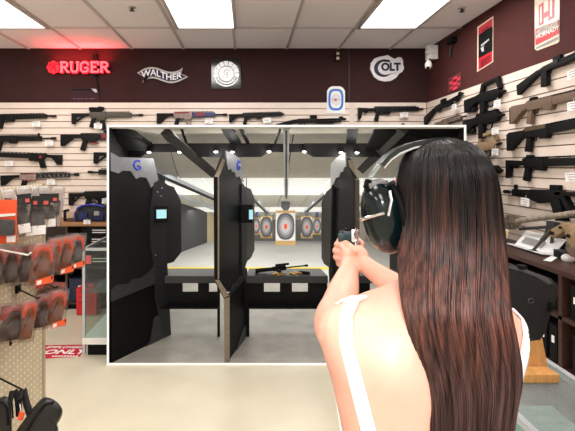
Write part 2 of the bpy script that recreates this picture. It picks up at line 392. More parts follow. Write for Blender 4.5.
def bullpup(butt, front, label, handle=False, m=None, short=False):
    L, rot = frame_on(butt, front); t = thing('bullpup_rifle', label, 'rifle', butt, rot, 'rifles on the slat walls')
    m = m or M_black; X = lambda a: a * L; th = .045; y0, y1 = -th / 2, th / 2
    MB().flat([(0, X(.055)), (X(.35), X(.06)), (X(.5), X(.085)), (X(.95), X(.065)), (X(1), X(.0)), (X(.93), X(-.08)), (X(.62), X(-.085)), (X(.5), X(-.05)), (X(.34), X(-.06)), (X(.14), X(-.16)), (0, X(-.17))], y0, y1, .005).build('body', m, t, world=False)
    MB().flat([(X(.46), X(-.05)), (X(.60), X(-.07)), (X(.57), X(-.30)), (X(.45), X(-.30))], y0 * .8, y1 * .8, .006).build('pistol_grip', m, t, world=False)
    MB().flat([(X(.16), X(-.14)), (X(.3), X(-.10)), (X(.31), X(-.175)), (X(.18), X(-.19))], y0 * .7, y1 * .7, .003).build('magazine', M_blackink, t, world=False)
    MB().tube([(X(.62), 0, X(-.09)), (X(.66), 0, X(-.18)), (X(.76), 0, X(-.18)), (X(.8), 0, X(-.1))], .006, 6).build('trigger_guard', M_blackink, t, world=False)
    MB().cyl((X(.95), 0, X(-.01)), (X(1.08), 0, X(-.01)), .012, 12).build('barrel', M_blackink, t, world=False)
    if handle:
        MB().flat([(X(.44), X(.07)), (X(.50), X(.23)), (X(.95), X(.25)), (X(1.0), X(.06)), (X(.93), X(.05)), (X(.88), X(.19)), (X(.57), X(.175)), (X(.53), X(.07))], y0 * .6, y1 * .6, .004).build('carry_handle', m, t, world=False)
    else:
        k = MB().flat([(X(.38), X(.07)), (X(.95), X(.06)), (X(.95), X(.095)), (X(.38), X(.105))], y0 * .5, y1 * .5)
        for i in range(7): k.box((X(.42 + i * .08), 0, X(.108 - i * .0015)), (X(.045), th * .5, X(.02)))
        k.build('top_rail', M_blackink, t, world=False)
    return t
bullpup(PX(466, 103.5, XR - .046), PX(502, 91.5, XR - .046), 'black bullpup rifle with a raised carry handle, upper of two stacked short ones', handle=True)
bullpup(PX(464.5, 124.5, XR - .046), PX(500.5, 115, XR - .046), 'black bullpup rifle with flat top rail, below the one with carry handle')
bullpup(PX(466, 151, XR - .046), PX(498, 143.5, XR - .046), 'tan compact rifle with boxy sight just behind the dark hair', handle=True, m=M_tan)
bullpup(PX(475, 171, XR - .046), PX(500, 170, XR - .046), 'black short carbine front end poking out behind the hair, above the thumbhole rifle', m=M_black)

# thumbhole rifle, muzzle towards the far corner
def thumbhole(butt, muzzle, label):
    L, rot = frame_on(butt, muzzle); t = thing('rifle', label, 'rifle', butt, rot, 'rifles on the slat walls')
    X = lambda a: a * L; y0, y1 = -.022, .022
    m = MB()
    m.flat([(0, X(.04)), (X(.32), X(.035)), (X(.32), X(.0)), (0, X(.005))], y0, y1, .003)
    m.flat([(0, X(.02)), (X(.05), X(.02)), (X(.07), X(-.17)), (X(.02), X(-.19))], y0, y1, .003)
    m.flat([(X(.05), X(-.14)), (X(.16), X(-.17)), (X(.27), X(.0)), (X(.22), X(.0)), (X(.15), X(-.11)), (X(.06), X(-.1))], y0, y1, .003)
    m.build('thumbhole_stock', M_black, t, world=False)
    MB().flat([(X(.25), X(.045)), (X(.6), X(.04)), (X(.62), X(-.05)), (X(.5), X(-.08)), (X(.36), X(-.06)), (X(.26), X(-.02))], y0, y1, .004).build('receiver', M_black2, t, world=False)
    MB().flat([(X(.27), X(-.02)), (X(.37), X(-.05)), (X(.31), X(-.21)), (X(.22), X(-.2))], y0, y1, .004).build('pistol_grip', M_black, t, world=False)
    MB().flat([(X(.6), X(.035)), (X(.86), X(.03)), (X(.86), X(-.03)), (X(.6), X(-.045))], y0 * .85, y1 * .85, .003).build('handguard', M_black, t, world=False)
    MB().box((X(.33), 0, X(.065)), (X(.1), .03, X(.045)), bev=.003).build('rear_sight', M_blackink, t, world=False)
    MB().box((X(.83), 0, X(.05)), (X(.03), .015, X(.05))).build('front_sight', M_blackink, t, world=False)
    MB().cyl((X(.85), 0, 0), (X(1), 0, 0), .009, 12).cyl((X(.93), 0, 0), (X(1), 0, 0), .015, 12).build('barrel', M_blackink, t, world=False)
thumbhole(PX(590, 198, XR - .046), PX(504.5, 191.5, XR - .046), 'black rifle with open thumbhole stock, lowest on the side wall with muzzle to the hair')

# price tags hanging from the rifles
tags_back = [(36, 124, 'under the first top-row rifle below the neon sign'), (49, 143, 'under the thin barrel of the second-row rifle'), (9, 163.5, 'under the third-row rifle by the photo edge'), (51, 182, 'under the slotted handguard in the fourth row'), (98, 126, 'in front of the olive rifle'), (209, 121, 'under the red, white and blue rifle'), (267, 120.5, 'under the short black rifle above the frame'), (404, 115, 'under the rifle below the white cutout sign'), (106, 201, 'on the rifle above the range bag')]
tags_side = [(454, 107, 'under the corner shotgun'), (497, 103.5, 'under the carry-handle bullpup'), (495, 131, 'under the flat-top bullpup'), (495, 152, 'under the tan compact rifle'), (573, 74, 'under the topmost pistol-grip shotgun'), (571, 177, 'under the hooked-brace rifle on the side wall'), (525, 202, 'under the muzzle of the thumbhole rifle'), (573, 106, 'under the full tan rifle')]
def price_tag(p, rotz, label, s=1.0):
    t = thing('price_tag', 'white paper price tag ' + label, 'price tag', p, Euler((0, R(random.uniform(-5, 5)), rotz)), 'rifle price tags')
    MB().box((0, 0, 0), (.095 * s, .003, .06 * s)).build('card', M_tagm, t, world=False)
    m = MB()
    for i in range(3): m.box((random.uniform(-.01, .01), -.003, (.018 - i * .018) * s), ((.07 - .015 * i) * s, .002, .004 * s))
    m.build('printed_lines', M_ink, t, world=False)
    MB().tube([(0, 0, .03 * s), (.01, 0, .055 * s)], .0012, 5).build('string', M_tagm, t, world=False)
for px, py, l in tags_back: price_tag(P(px, py, YB - .075), 0, l)
for px, py, l in tags_side: price_tag(PX(px, py, XR - .075), R(-90), l, .95)

# ------------------------------------------------------------------ wall signs (back wall)
YW = YB - .004
M_neon = mat('red_neon', (240, 14, 34), .4, var=0, emit=2.0)
M_neonp = mat('pink_neon_core', (255, 84, 92), .4, var=0, emit=2.4)
neon = thing('neon_sign', 'glowing red neon RUGER sign with round bird emblem', 'neon sign', P(80, 72, YW))
d = YW - .06
glyph = {'R': [[(.04, 0), (.30, 0)], [(.17, 0), (.17, 1)], [(.04, 1), (.62, 1), (.78, .88), (.78, .64), (.62, .5), (.17, .5)], [(.48, .5), (.82, 0), (1.0, 0)]],
         'U': [[(0, 1), (.30, 1)], [(.15, 1), (.15, .22), (.32, 0), (.66, 0), (.82, .22), (.82, 1)], [(.68, 1), (.97, 1)]],
         'G': [[(.88, .68), (.88, .82), (.68, 1), (.32, 1), (.1, .8), (.1, .2), (.32, 0), (.68, 0), (.86, .16), (.86, .42), (.5, .42)]],
         'E': [[(.9, .72), (.9, 1), (.05, 1)], [(.2, 1), (.2, 0)], [(.05, 0), (.9, 0), (.9, .28)], [(.2, .52), (.66, .52)]]}
x0, x1, yt, ybm = 59.5, 109.5, 62.3, 71.8
cw = (x1 - x0) / 5
m = MB(); pl = MB()
for i, ch in enumerate('RUGER'):
    for st in glyph[ch]:
        pts = [P(x0 + cw * i + cw * .04 + cw * .92 * a, ybm + (yt - ybm) * b, d) for a, b in st]
        m.tube(pts, .0125, 8)
        pl.tube([p + Vector((0, .02, 0)) for p in pts], .022, 8, flat=.6)
pl.build('red_glow_tube', M_neon, neon)
m.build('letters', M_neonp, neon)
c = P(53.2, 67.2, d); ring = []
n = 48
ring = [c + Vector((math.cos(a) * (.072 + .006 * math.cos(8 * a)), 0, math.sin(a) * (.072 + .006 * math.cos(8 * a)))) for a in [2 * math.pi * i / n for i in range(n)]]
MB().prism(ring, (0, .02, 0)).build('emblem', M_neon, neon)
e = MB()
for s in (-1, 1):
    e.tube([c + Vector((s * .05, -.006, .02)), c + Vector((s * .028, -.006, .045)), c + Vector((s * .018, -.006, .0)), c + Vector((s * .03, -.006, -.045))], .007, 6)
e.tube([c + Vector((0, -.006, .035)), c + Vector((0, -.006, -.02))], .008, 6)
e.build('emblem_bird', mat('neon_dark', (150, 14, 26), .5, emit=.6), neon)
MB().span((P(92, 54, d).x, d + .02, P(0, 75, d).z), (P(96.5, 54, d).x, YW, P(0, 53.5, d).z)).span((P(58, 0, d).x, d + .03, P(0, 66, d).z), (P(110, 0, d).x, d + .045, P(0, 69, d).z)).build('mounting_rail', M_blackink, neon)
MB().tube([P(96, 74, YW - .02), P(97, 84, YW - .02), P(98.5, 92, YW - .02)], .006, 6).build('cable', M_blackink, neon)
pt = bpy.data.lights.new('neon_glow', 'AREA'); pt.shape = 'RECTANGLE'; pt.size = .7; pt.size_y = .12; pt.energy = 5; pt.color = (1, .05, .06)
po = bpy.data.objects.new('neon_glow', pt); COL.objects.link(po); po.location = P(80, 60, YW - .08); po.rotation_euler = (R(180), 0, 0)

post = thing('poster', 'small dark maroon poster of a revolver below the neon sign', 'poster', P(83.5, 96, YW))
MB().span(tuple(P(71, 103.5, YW)), (P(99, 0, YW).x, YW - .004, P(0, 88, YW).z)).build('sheet', mat('dark_poster', (62, 42, 46), .9, var=.1, spec=.1), post)
m = MB(); q = YW - .008
m.span((P(71.5, 0, q).x, q, P(0, 90.4, q).z), (P(93, 0, q).x, q + .004, P(0, 89, q).z))
m.build('printed_gun', M_blackink, post)
MB().prism([P(91, 88.5, q), P(96, 89, q), P(97.5, 92, q), P(95.5, 92.5, q), P(92.5, 90.3, q)], (0, .003, 0)).build('printed_grip', mat('silver_print', (190, 190, 195), .4), post)
m = MB()
for a in (73, 77, 80.5, 85, 89, 92): m.span((P(a, 0, q).x, q, P(0, 99, q).z), (P(a + 2.6, 0, q).x, q + .003, P(0, 98.2, q).z))
m.build('printed_caption', mat('violet_print', (96, 80, 110), .6), post)

# winged WALTHER banner
wal = thing('banner_sign', 'silver-edged winged ribbon sign reading WALTHER in white on navy', 'sign', P(162, 75, YW))
def wav(u): return -math.sin((u - .02) * 2 * math.pi) * 3.0 + (u - .5) * 4.2
def ribbon(off, yq, notch):
    up, lo = [], []
    for i in range(25):
        u = i / 24; px = 142 + 39 * u
        up.append((px, 75 + wav(u) * -0 + (-math.sin(u * 2 * math.pi) * 2.4) - 4.6 - off)); lo.append((px, 75 + (-math.sin(u * 2 * math.pi) * 2.4) + 4.6 + off))
    L_ = [(143 - off, 81.8 + off), (145 - notch, 77.2), (138.2 - off, 73.0 - off * .2)]
    R_ = [(181.5 + off, 68.6 - off), (180 + notch, 73.2), (187 + off, 76.6 + off * .2)]
    pts = L_ + up[1:] [:-1] + R_ + lo[::-1][1:-1]
    return [P(a, b, yq) for a, b in pts]
MB().prism(ribbon(1.0, YW - .03, .6), (0, .03, 0)).build('silver_border', mat('silver_edge', (196, 192, 190), .4, var=.05), wal)
MB().prism(ribbon(-.7, YW - .036, -.8), (0, .008, 0)).build('navy_field', mat('navy_field', (26, 28, 62), .4, var=.3), wal)
cx = P(161.5, 75, YW - .04); k_ = (YW - .04) / F
def warpw(v):
    u = (v.x / k_ + 161.5 - 142) / 39
    v.y += math.sin(u * 2 * math.pi) * 2.4 * k_ * 1.0
    return v
text_mb('WALTHER', .105, BACKM(cx), .006, .002, warpw, .98).build('lettering', mat('white_letter', (232, 230, 236), .4, emit=.12), wal)

# round emblem on a black square
em = thing('emblem_sign', 'black square sign with a round white lettered emblem', 'sign', P(226, 74, YW))
MB().span(tuple(P(211.5, 89, YW)), (P(241, 0, YW).x, YW - .012, P(0, 59, YW).z)).build('black_panel', mat('gloss_black', (14, 14, 16), .12), em)
c = P(226.4, 73.8, YW - .016); M_emw = mat('emblem_white', (236, 236, 238), .4, var=.03, emit=.25)
def disc_ring(mb, c, r0, r1, a0, a1, n, y=.004):
    pts = [c + Vector((math.cos(a) * r1, 0, math.sin(a) * r1)) for a in [a0 + (a1 - a0) * i / n for i in range(n + 1)]]
    pts += [c + Vector((math.cos(a) * r0, 0, math.sin(a) * r0)) for a in [a1 + (a0 - a1) * i / n for i in range(n + 1)]]
    mb.prism(pts, (0, y, 0))
m = MB(); u = .0119
for i in range(9):                                            # raised letter blocks round the rim
    a0 = R(-20 + i * 220 / 9 + 3.0); a1 = R(-20 + (i + 1) * 220 / 9)
    disc_ring(m, c, 8.2 * u, 12.8 * u, a0, a1, 6)
disc_ring(m, c, 11.6 * u, 12.8 * u, R(203), R(337), 16); disc_ring(m, c, 8.9 * u, 10.2 * u, R(205), R(335), 16)
m.build('emblem_rim', M_emw, em)
m = MB(); m.prism([c + Vector((math.cos(a) * 7.2 * u, 0, math.sin(a) * 7.2 * u)) for a in [2 * math.pi * i / 32 for i in range(32)]], (0, .004, 0))
m.build('emblem_disc', M_emw, em)
m = MB()
disc_ring(m, c - Vector((0, .003, 0)), 1.2 * u, 1.6 * u, R(-140), R(120), 14, .003); disc_ring(m, c + Vector((.6 * u, -.003, 1.2 * u)), 2.7 * u, 3.1 * u, R(20), R(250), 14, .003)
disc_ring(m, c + Vector((-1 * u, -.003, -1.6 * u)), 2.4 * u, 2.8 * u, R(200), R(400), 14, .003)
m.build('emblem_monogram', M_ink, em)

# COLT cutout
colt = thing('cutout_sign', 'white cutout sign with navy COLT lettering and a sweeping letter C', 'sign', P(387, 68, YW))
outline = [(370.3, 69), (371, 63), (374.5, 58.5), (380, 56.5), (384.5, 55.8), (388, 54.9), (391, 57), (395, 58.8), (398, 57), (401.5, 57.3), (403.2, 60.5), (403.2, 64), (404.2, 68), (402.6, 71.6), (399.5, 73.3), (396.5, 77.6), (391, 80.8), (385, 81.4), (379, 80.2), (374, 76.6)]
MB().prism([P(a, b, YW - .02) for a, b in outline], (0, .02, 0), .004).build('white_plate', mat('sign_white', (232, 228, 228), .4, var=.02, emit=.08), colt)
m = MB(); yq = YW - .026; cc = (383.5, 68.2)
pts = []; inn = []
for i in range(33):
    a = R(52 + i * 270 / 32)                                   # crescent C, thick at the back
    f = math.sin(math.pi * i / 32) ** .8
    ro = 8.6 if i else 8.4
    pts.append((cc[0] + math.cos(a) * ro * 1.08, cc[1] - math.sin(a) * ro)); w = .5 + 2.6 * f
    inn.append((cc[0] + .3 + math.cos(a) * (ro - w) * 1.08, cc[1] - math.sin(a) * (ro - w)))
pts[-1] = (397.5, 72.2); inn[-1] = (397.0, 72.6)
m.prism([P(a, b, yq) for a, b in pts + inn[::-1]], (0, .006, 0))
m.prism([P(a, b, yq) for a, b in [(383, 59.2), (389.5, 60), (390.3, 62), (384, 61.6)]], (0, .006, 0))
m.build('letter_c', mat('colt_navy', (24, 28, 58), .4), colt)
text_mb('OLT', .125, BACKM(P(390.8, 67.2, YW - .026)), .006, .006, None, .95).build('letters', mat('colt_navy', (24, 28, 58), .4), colt)

# target poster on the wall
tp = thing('target_poster', 'white paper target with blue oval ring hanging below the ceiling on the back wall', 'paper target', P(335.5, 100, YB - .03))
rr = [(326.8, 113.2), (327, 91), (329, 87.8), (332, 86.2), (340, 86.2), (343, 87.8), (345, 91), (345, 113.6)]
MB().prism([P(a, b, YB - .03) for a, b in rr], (0, .003, 0)).build('sheet', M_paperw, tp)
def oval(mb, cx, cy, ax, ay, w, yq, n=40, e=3.2):
    o = []; i_ = []
    for k in range(n + 1):
        a = 2 * math.pi * k / n; cs, sn = math.cos(a), math.sin(a)
        sx = math.copysign(abs(cs) ** (2 / e), cs); sy = math.copysign(abs(sn) ** (2 / e), sn)
        o.append(P(cx + ax * sx, cy + ay * sy, yq)); i_.append(P(cx + (ax - w) * sx, cy + (ay - w) * sy, yq))
    for k in range(n):
        mb.add([o[k], o[k + 1], i_[k + 1], i_[k]], [(0, 1, 2, 3)])
m = MB(); oval(m, 335.9, 99.6, 7.6, 10.8, 2.2, YB - .034); m.build('blue_ring', mat('ring_blue', (46, 120, 205), .6, var=.04), tp)
m = MB()
for a in (2.2, 3.8): oval(m, 335.9, 99.6, a, a * 1.35, .35, YB - .034, e=2)
m.span((P(331.5, 0, YB - .034).x, YB - .0345, P(0, 99.8, YB - .034).z), (P(340.5, 0, YB - .034).x, YB - .034, P(0, 99.4, YB - .034).z))
m.build('inner_rings', M_ink, tp)
MB().prism([P(335.7 + 1.1 * math.cos(a), 99.8 + 1.3 * math.sin(a), YB - .036) for a in [k * math.pi / 8 for k in range(16)]], (0, .003, 0)).build('red_bullseye', M_redp, tp)

sw = thing('wall_switch_box', 'small dark wall box with two pale buttons near the wall seam', 'wall box', P(337, 56, YW))
MB().span(tuple(P(334.6, 61.5, YW)), (P(339.6, 0, YW).x, YW - .03, P(0, 51.5, YW).z), .004).build('box', M_blackink, sw)
for a_, b_ in ((55.6, 52.8), (60.3, 57.6)): MB().span((P(335.8, 0, YW).x, YW - .036, P(0, a_, YW).z), (P(338.6, 0, YW).x, YW - .02, P(0, b_, YW).z)).build('button', mat('ivory', (206, 196, 170), .5), sw)

# security camera in the corner
sc = thing('security_camera', 'white security camera on a bracket in the corner of the two brown walls', 'security camera', P(431, 55, 4.6))
MB().span((2.03, 4.5, P(0, 60, 4.55).z), (2.14, 4.58, P(0, 46, 4.55).z), .006).tube([P(425.5, 52, 4.5), P(432, 53, 4.5)], .012).build('bracket', M_white, sc)
MB().ell(P(428.4, 65.2, 4.35), (.036, .036, .052)).build('camera_body', M_white, sc)
MB().cyl(P(427.6, 58, 4.35), P(428.4, 63, 4.35), .012).build('swivel', M_grid, sc)
MB().ell(P(428.0, 68.2, 4.33), (.02, .02, .02)).build('lens', M_blackink, sc)
wb = thing('wall_antenna_box', 'black cable box hanging high on the side wall beside the security camera', 'wall box', PX(452, 45, XR))
a, b = PX(455.5, 36, XR - .02), PX(450, 45, XR - .02)
MB().span((XR - .06, a.y, a.z), (XR, b.y, b.z), .006).build('box', M_blackink, wb)
MB().tube([PX(452, 44, XR - .02), PX(450.5, 50, XR - .02), PX(450, 57, XR - .02)], .012).build('cable', M_dark, wb)

# posters on the right wall: outline given in pixels, set on the wall
def wallposter(name, label, cat, px, m, border=None):
    t = thing(name, label, cat, PX((px[0][0] + px[2][0]) / 2, (px[0][1] + px[2][1]) / 2, XR))
    return t
def rquad(px, off): return [PX(a, b, XR - off) for a, b in px]
t1 = wallposter('poster', 'tall red and black poster with a pistol drawing, on the side wall', 'poster', [(477.5, 27), (493, 16), (493, 63), (477.5, 72)], None)
MB().prism(rquad([(477.3, 27), (493.2, 16), (493, 62), (477, 72)], .004), (.003, 0, 0)).build('cream_border', mat('cream_border', (228, 206, 186), .4), t1)
MB().prism(rquad([(478.6, 28), (492, 18.4), (491.8, 61.2), (478.4, 69.6)], .008), (.003, 0, 0)).build('red_sheet', mat('poster_red', (186, 34, 48), .4, var=.1), t1)
MB().prism(rquad([(478.6, 35), (492, 26), (491.9, 50.8), (478.5, 58.2)], .011), (.003, 0, 0)).build('black_field', M_blackink, t1)
m = MB(); 
m.prism(rquad([(481, 44.8), (488.8, 38.6), (489, 40.2), (481.3, 46.6)], .014), (.002, 0, 0)); m.prism(rquad([(480.6, 48), (484.4, 45.4), (483.4, 47.2), (483.6, 51), (481.8, 51.8)], .014), (.002, 0, 0))
m.build('pistol_print', mat('silver_print', (190, 190, 195), .4), t1)
m = MB()
for i in range(4): m.prism(rquad([(480.5, 61 + i * 1.8), (490, 55 + i * 1.8), (490, 55.7 + i * 1.8), (480.5, 61.7 + i * 1.8)], .011), (.002, 0, 0))
for i in range(2): m.prism(rquad([(481.5, 30.6 + i * 2.2), (489, 25.2 + i * 2.2), (489, 26.2 + i * 2.2), (481.5, 31.6 + i * 2.2)], .011), (.002, 0, 0))
m.build('printed_lines', mat('dark_red_print', (90, 14, 22), .5), t1)

t2 = wallposter('tin_sign', 'cream tin sign with a big red letter H and a red slanted band', 'sign', [(535, 0), (559, -12), (558.6, 42), (535, 50.5)], None)
MB().prism(rquad([(534.6, -2), (559.6, -14), (559.2, 41), (557.5, 43), (537, 50.6), (534.8, 49)], .004), (.003, 0, 0)).build('plate', mat('tin_cream', (226, 212, 192), .3, var=.18, scale=7), t2)
MB().prism(rquad([(535.4, 29.2), (558.8, 20), (558.6, 33.6), (535.4, 45.5)], .007), (.003, 0, 0)).build('red_band', M_redp, t2)
m = MB()
m.prism(rquad([(538.6, 5), (543.2, 2), (543.2, 23.6), (538.6, 26.2)], .007), (.003, 0, 0)); m.prism(rquad([(548.2, -1), (554, -5), (554, 17.6), (548.2, 20.8)], .007), (.003, 0, 0))
m.prism(rquad([(543.2, 13.4), (548.2, 10.4), (548.2, 15.8), (543.2, 18.6)], .007), (.003, 0, 0)); m.build('letter_h', mat('pale_red_print', (206, 92, 100), .4, var=.15), t2)
for q_ in ([(540.2, 7), (541.6, 6.1), (541.6, 22), (540.2, 22.8)], [(550, 0), (552.2, -1.5), (552.2, 16), (550, 17.2)]): MB().prism(rquad(q_, .0105), (.003, 0, 0)).build('letter_inlay', M_tagm, t2)
MB().prism(rquad([(536.5, 31), (545, 24), (550, 25), (558, 19), (558, 27.5), (536.5, 36)], .0085), (.002, 0, 0)).build('grey_artwork', mat('grey_art', (158, 146, 138), .5, var=.5, scale=60), t2)
cH = PX(547.2, 32.6, XR - .012)
text_mb('HORNADY', .044, RIGHTM(cH), .002, .0008).build('band_lettering', M_tagm, t2)
MB().prism(rquad([(536, 47.2), (557.8, 36.6), (557.8, 39), (536, 49.2)], .0075), (.002, 0, 0)).build('grey_strip', M_ink, t2)

t3 = wallposter('poster', 'small dark poster with a pink figure pattern just above the corner shotgun', 'poster', [(448, 82), (461, 73), (461, 86), (448, 92)], None)
MB().prism(rquad([(448, 78.5), (461, 71.5), (460.6, 87), (447.8, 93)], .004), (.003, 0, 0)).build('sheet', mat('murky_poster', (104, 52, 54), .4), t3)
m = MB(); m.prism(rquad([(452.6, 78), (456.8, 75.4), (456.8, 88.6), (452.6, 90.6)], .007), (.003, 0, 0)); m.prism(rquad([(449.4, 82.4), (460, 76.4), (460, 79.4), (449.4, 85)], .007), (.003, 0, 0))
m.prism(rquad([(450, 87.6), (459.4, 82.8), (459.2, 84.4), (450, 89.2)], .007), (.003, 0, 0)); m.build('pink_print', mat('hot_pink', (226, 70, 92), .5, emit=.1), t3)

# ------------------------------------------------------------------ back counter beside the range panel
DB = 4.4
bc = thing('back_counter', 'dark wood back counter with a pale brown top under the rifles', 'counter', (-1.9, 4.6, 0))
MB().span((-3.6, DB, .925), (-1.16, 4.77, .965), .004).build('worktop', M_woodtop, bc)
m = MB()
for x in (-3.6, -2.75, -2.02, -1.185): m.span((x, DB + .02, 0), (x + .025, 4.77, .925))
m.span((-3.6, 4.755, 0), (-1.16, 4.77, .925)); m.build('side_panels', M_wood, bc)
MB().span((-3.6, DB + .02, .45), (-1.16, 4.755, .475)).span((-3.6, DB + .02, .06), (-1.16, 4.755, .085)).build('shelf', M_wood, bc)
MB().span((-3.6, DB + .05, 0), (-1.16, DB + .06, .06)).build('kickboard', M_blackink, bc)
def labelled_box(c, s, label, cat='box', m=M_black, face=-1, strips=2, horiz=True, group='black boxes on the shelves'):
    t = thing('storage_box', label, cat, (c[0], c[1], c[2] - s[2] / 2), group=group)
    MB().box(c, s, bev=.004).build('body', m, t)
    mb = MB()
    for i in range(strips):
        if face == -1:
            mb.box((c[0] + s[0] * .05, c[1] - s[1] / 2 - .001, c[2] + s[2] * (.18 - .3 * i)), (s[0] * .55, .002, s[2] * .10))
        else:
            mb.box((c[0] - s[0] / 2 - .001, c[1], c[2] + s[2] * (.12 - .26 * i)), (.002, s[1] * .34, s[2] * .2))
    mb.build('label_strip', M_tagm, t)
    MB().box((c[0], c[1], c[2] + s[2] / 2 + .002), (s[0] * 1.02, s[1] * 1.02, .012), bev=.003).build('lid', m, t)
p = P(97, 229, 4.46)
labelled_box((-1.66, 4.52, .865), (.27, .2, .085), 'black box with white lettering, just under the brown worktop, upper of its stack')
labelled_box((-1.66, 4.52, .765), (.29, .2, .085), 'black box with white lettering behind the glass case, second of its stack')
labelled_box((-1.66, 4.52, .665), (.29, .2, .085), 'black box with white lettering behind the glass case, third of its stack')
labelled_box((-1.66, 4.53, .545), (.29, .2, .11), 'black box at the base of the stack behind the glass case')
labelled_box((-2.2, 4.54, .60), (.28, .2, .22), 'dark navy box under the counter behind the hanging holster packages', m=M_navy)
labelled_box((-1.80, 4.54, .21), (.36, .22, .24), 'dark navy box on the bottom shelf beside the red case', m=M_navy)
labelled_box((-2.3, 4.54, .21), (.36, .22, .24), 'dark box on the bottom shelf behind the pegboard end', m=M_black)
# royal blue folded bag on the shelf
t = thing('folded_bag', 'royal blue folded bag showing below the hanging holster packages', 'bag', (-1.93, 4.5, .72))
MB().box((-1.93, 4.5, .74), (.26, .16, .055), bev=.02).build('body', M_royal, t)
MB().tube([(-2.02, 4.41, .745), (-1.93, 4.405, .76), (-1.84, 4.41, .745)], .008).build('strap', M_navy, t)
# red gun case on the floor
t = thing('hard_case', 'bright red plastic case standing on the floor behind the glass case post', 'case', (-1.71, 4.27, 0))
MB().box((-1.715, 4.29, .15), (.22, .10, .285), bev=.022).build('shell', M_redp, t)
MB().tube([(-1.78, 4.29, .285), (-1.775, 4.29, .325), (-1.655, 4.29, .325), (-1.65, 4.29, .285)], .011).build('handle', M_redp, t)
MB().box((-1.715, 4.238, .15), (.16, .006, .01)).box((-1.715, 4.238, .20), (.16, .006, .01)).box((-1.76, 4.236, .27), (.03, .012, .03)).box((-1.67, 4.236, .27), (.03, .012, .03)).build('latches', mat('dark_red_plastic', (150, 18, 26), .4), t)
# blue and black range bag on the worktop
t = thing('range_bag', 'black range bag with royal blue trim on the brown worktop', 'bag', (-1.77, 4.56, .967))
a = P(79, 222, 4.5); b = P(108, 206, 4.5)
m = MB(); m.flat([(-.165, 0), (-.17, .08), (-.14, .15), (-.07, .175), (.07, .18), (.15, .16), (.19, .09), (.185, 0)], -.08, .08, .02)
m.build('body', mat('bag_black', (26, 27, 34), .8, var=.3), t, world=False)
MB().tube([(-.14, -.085, .15), (-.08, -.085, .178), (.0, -.085, .19), (.09, -.085, .185), (.155, -.085, .165)], .011, 8).tube([(-.165, -.085, .01), (-.17, -.085, .09), (-.14, -.085, .15)], .007).build('blue_piping', M_royal, t, world=False)
MB().box((-.07, -.085, .06), (.09, .03, .09), bev=.012).build('pocket', mat('pocket_navy', (22, 30, 84), .7), t, world=False)
MB().box((.10, -.085, .06), (.11, .03, .09), bev=.012).build('pocket', mat('pocket_navy', (22, 30, 84), .7), t, world=False)
MB().box((.085, -.108, .095), (.06, .012, .05), bev=.012).build('grey_patch', M_ink, t, world=False)
MB().tube([(-.07, -.04, .17), (-.05, -.06, .21), (.05, -.06, .215), (.08, -.04, .175)], .01).build('handle', M_black, t, world=False)
price_tag(P(87, 222, 4.38), 0, 'standing against the blue and black range bag', .8)
# tan bundle beside the bag
t = thing('pouch', 'tan and brown pouch on the worktop beside the range bag', 'pouch', P(73, 222, 4.5))
MB().box(P(73, 215, 4.55), (.12, .09, .085), bev=.02).build('body', mat('pouch_tan', (176, 148, 126), .8, var=.2), t)
MB().box(P(73, 220, 4.52), (.10, .1, .05), bev=.012).build('base', M_darkleather, t)
MB().box(P(66.5, 216, 4.55), (.035, .09, .15), bev=.008).build('side_flap', M_blackink, t)

# ------------------------------------------------------------------ glass case beside the range panel
X0, X1, Y0, Y1 = -1.385, -1.14, 3.34, 4.02
gc = thing('display_case', 'narrow glass display case with aluminium posts and white base by the white frame', 'display case', ((X0 + X1) / 2, (Y0 + Y1) / 2, 0))
ZT = .905
m = MB().span((X0, Y0, .10), (X1, Y1, .155), .003); m.build('base_shelf', M_white, gc)
MB().span((X0 + .035, Y0 + .03, 0), (X1, Y1, .10)).build('kickboard', M_blackink, gc)
for (x, y) in ((X0 + .012, Y0 + .012), (X0 + .012, Y1 - .012), (X1 - .012, Y0 + .012), (X1 - .012, Y1 - .012)):
    MB().span((x - .011, y - .011, .155 if y > 3.5 else .02), (x + .011, y + .011, ZT)).build('post', M_alu, gc)
m = MB()
m.span((X0, Y0, ZT - .02), (X1, Y0 + .022, ZT)).span((X0, Y1 - .022, ZT - .02), (X1, Y1, ZT)).span((X0, Y0, ZT - .02), (X0 + .022, Y1, ZT)).span((X1 - .022, Y0, ZT - .02), (X1, Y1, ZT)).build('top_rail', M_alu, gc)
MB().span((X0 + .02, Y0 + .004, .155), (X1 - .02, Y0 + .009, ZT - .02)).span((X0 + .004, Y0 + .02, .155), (X0 + .009, Y1 - .02, ZT - .02)).span((X0 + .02, Y0 + .02, ZT - .004), (X1 - .02, Y1 - .02, ZT)).build('glass_panel', M_glass, gc)
MB().span((X0 + .02, Y0 + .05, .515), (X1 - .02, Y1 - .03, .522)).build('glass_shelf', M_glassg, gc)
MB().span((X0 + .03, Y0 - .001, .775), (X0 + .075, Y0 + .003, .845)).build('sticker', mat('pink_sticker', (196, 92, 98), .5, var=.2), gc)
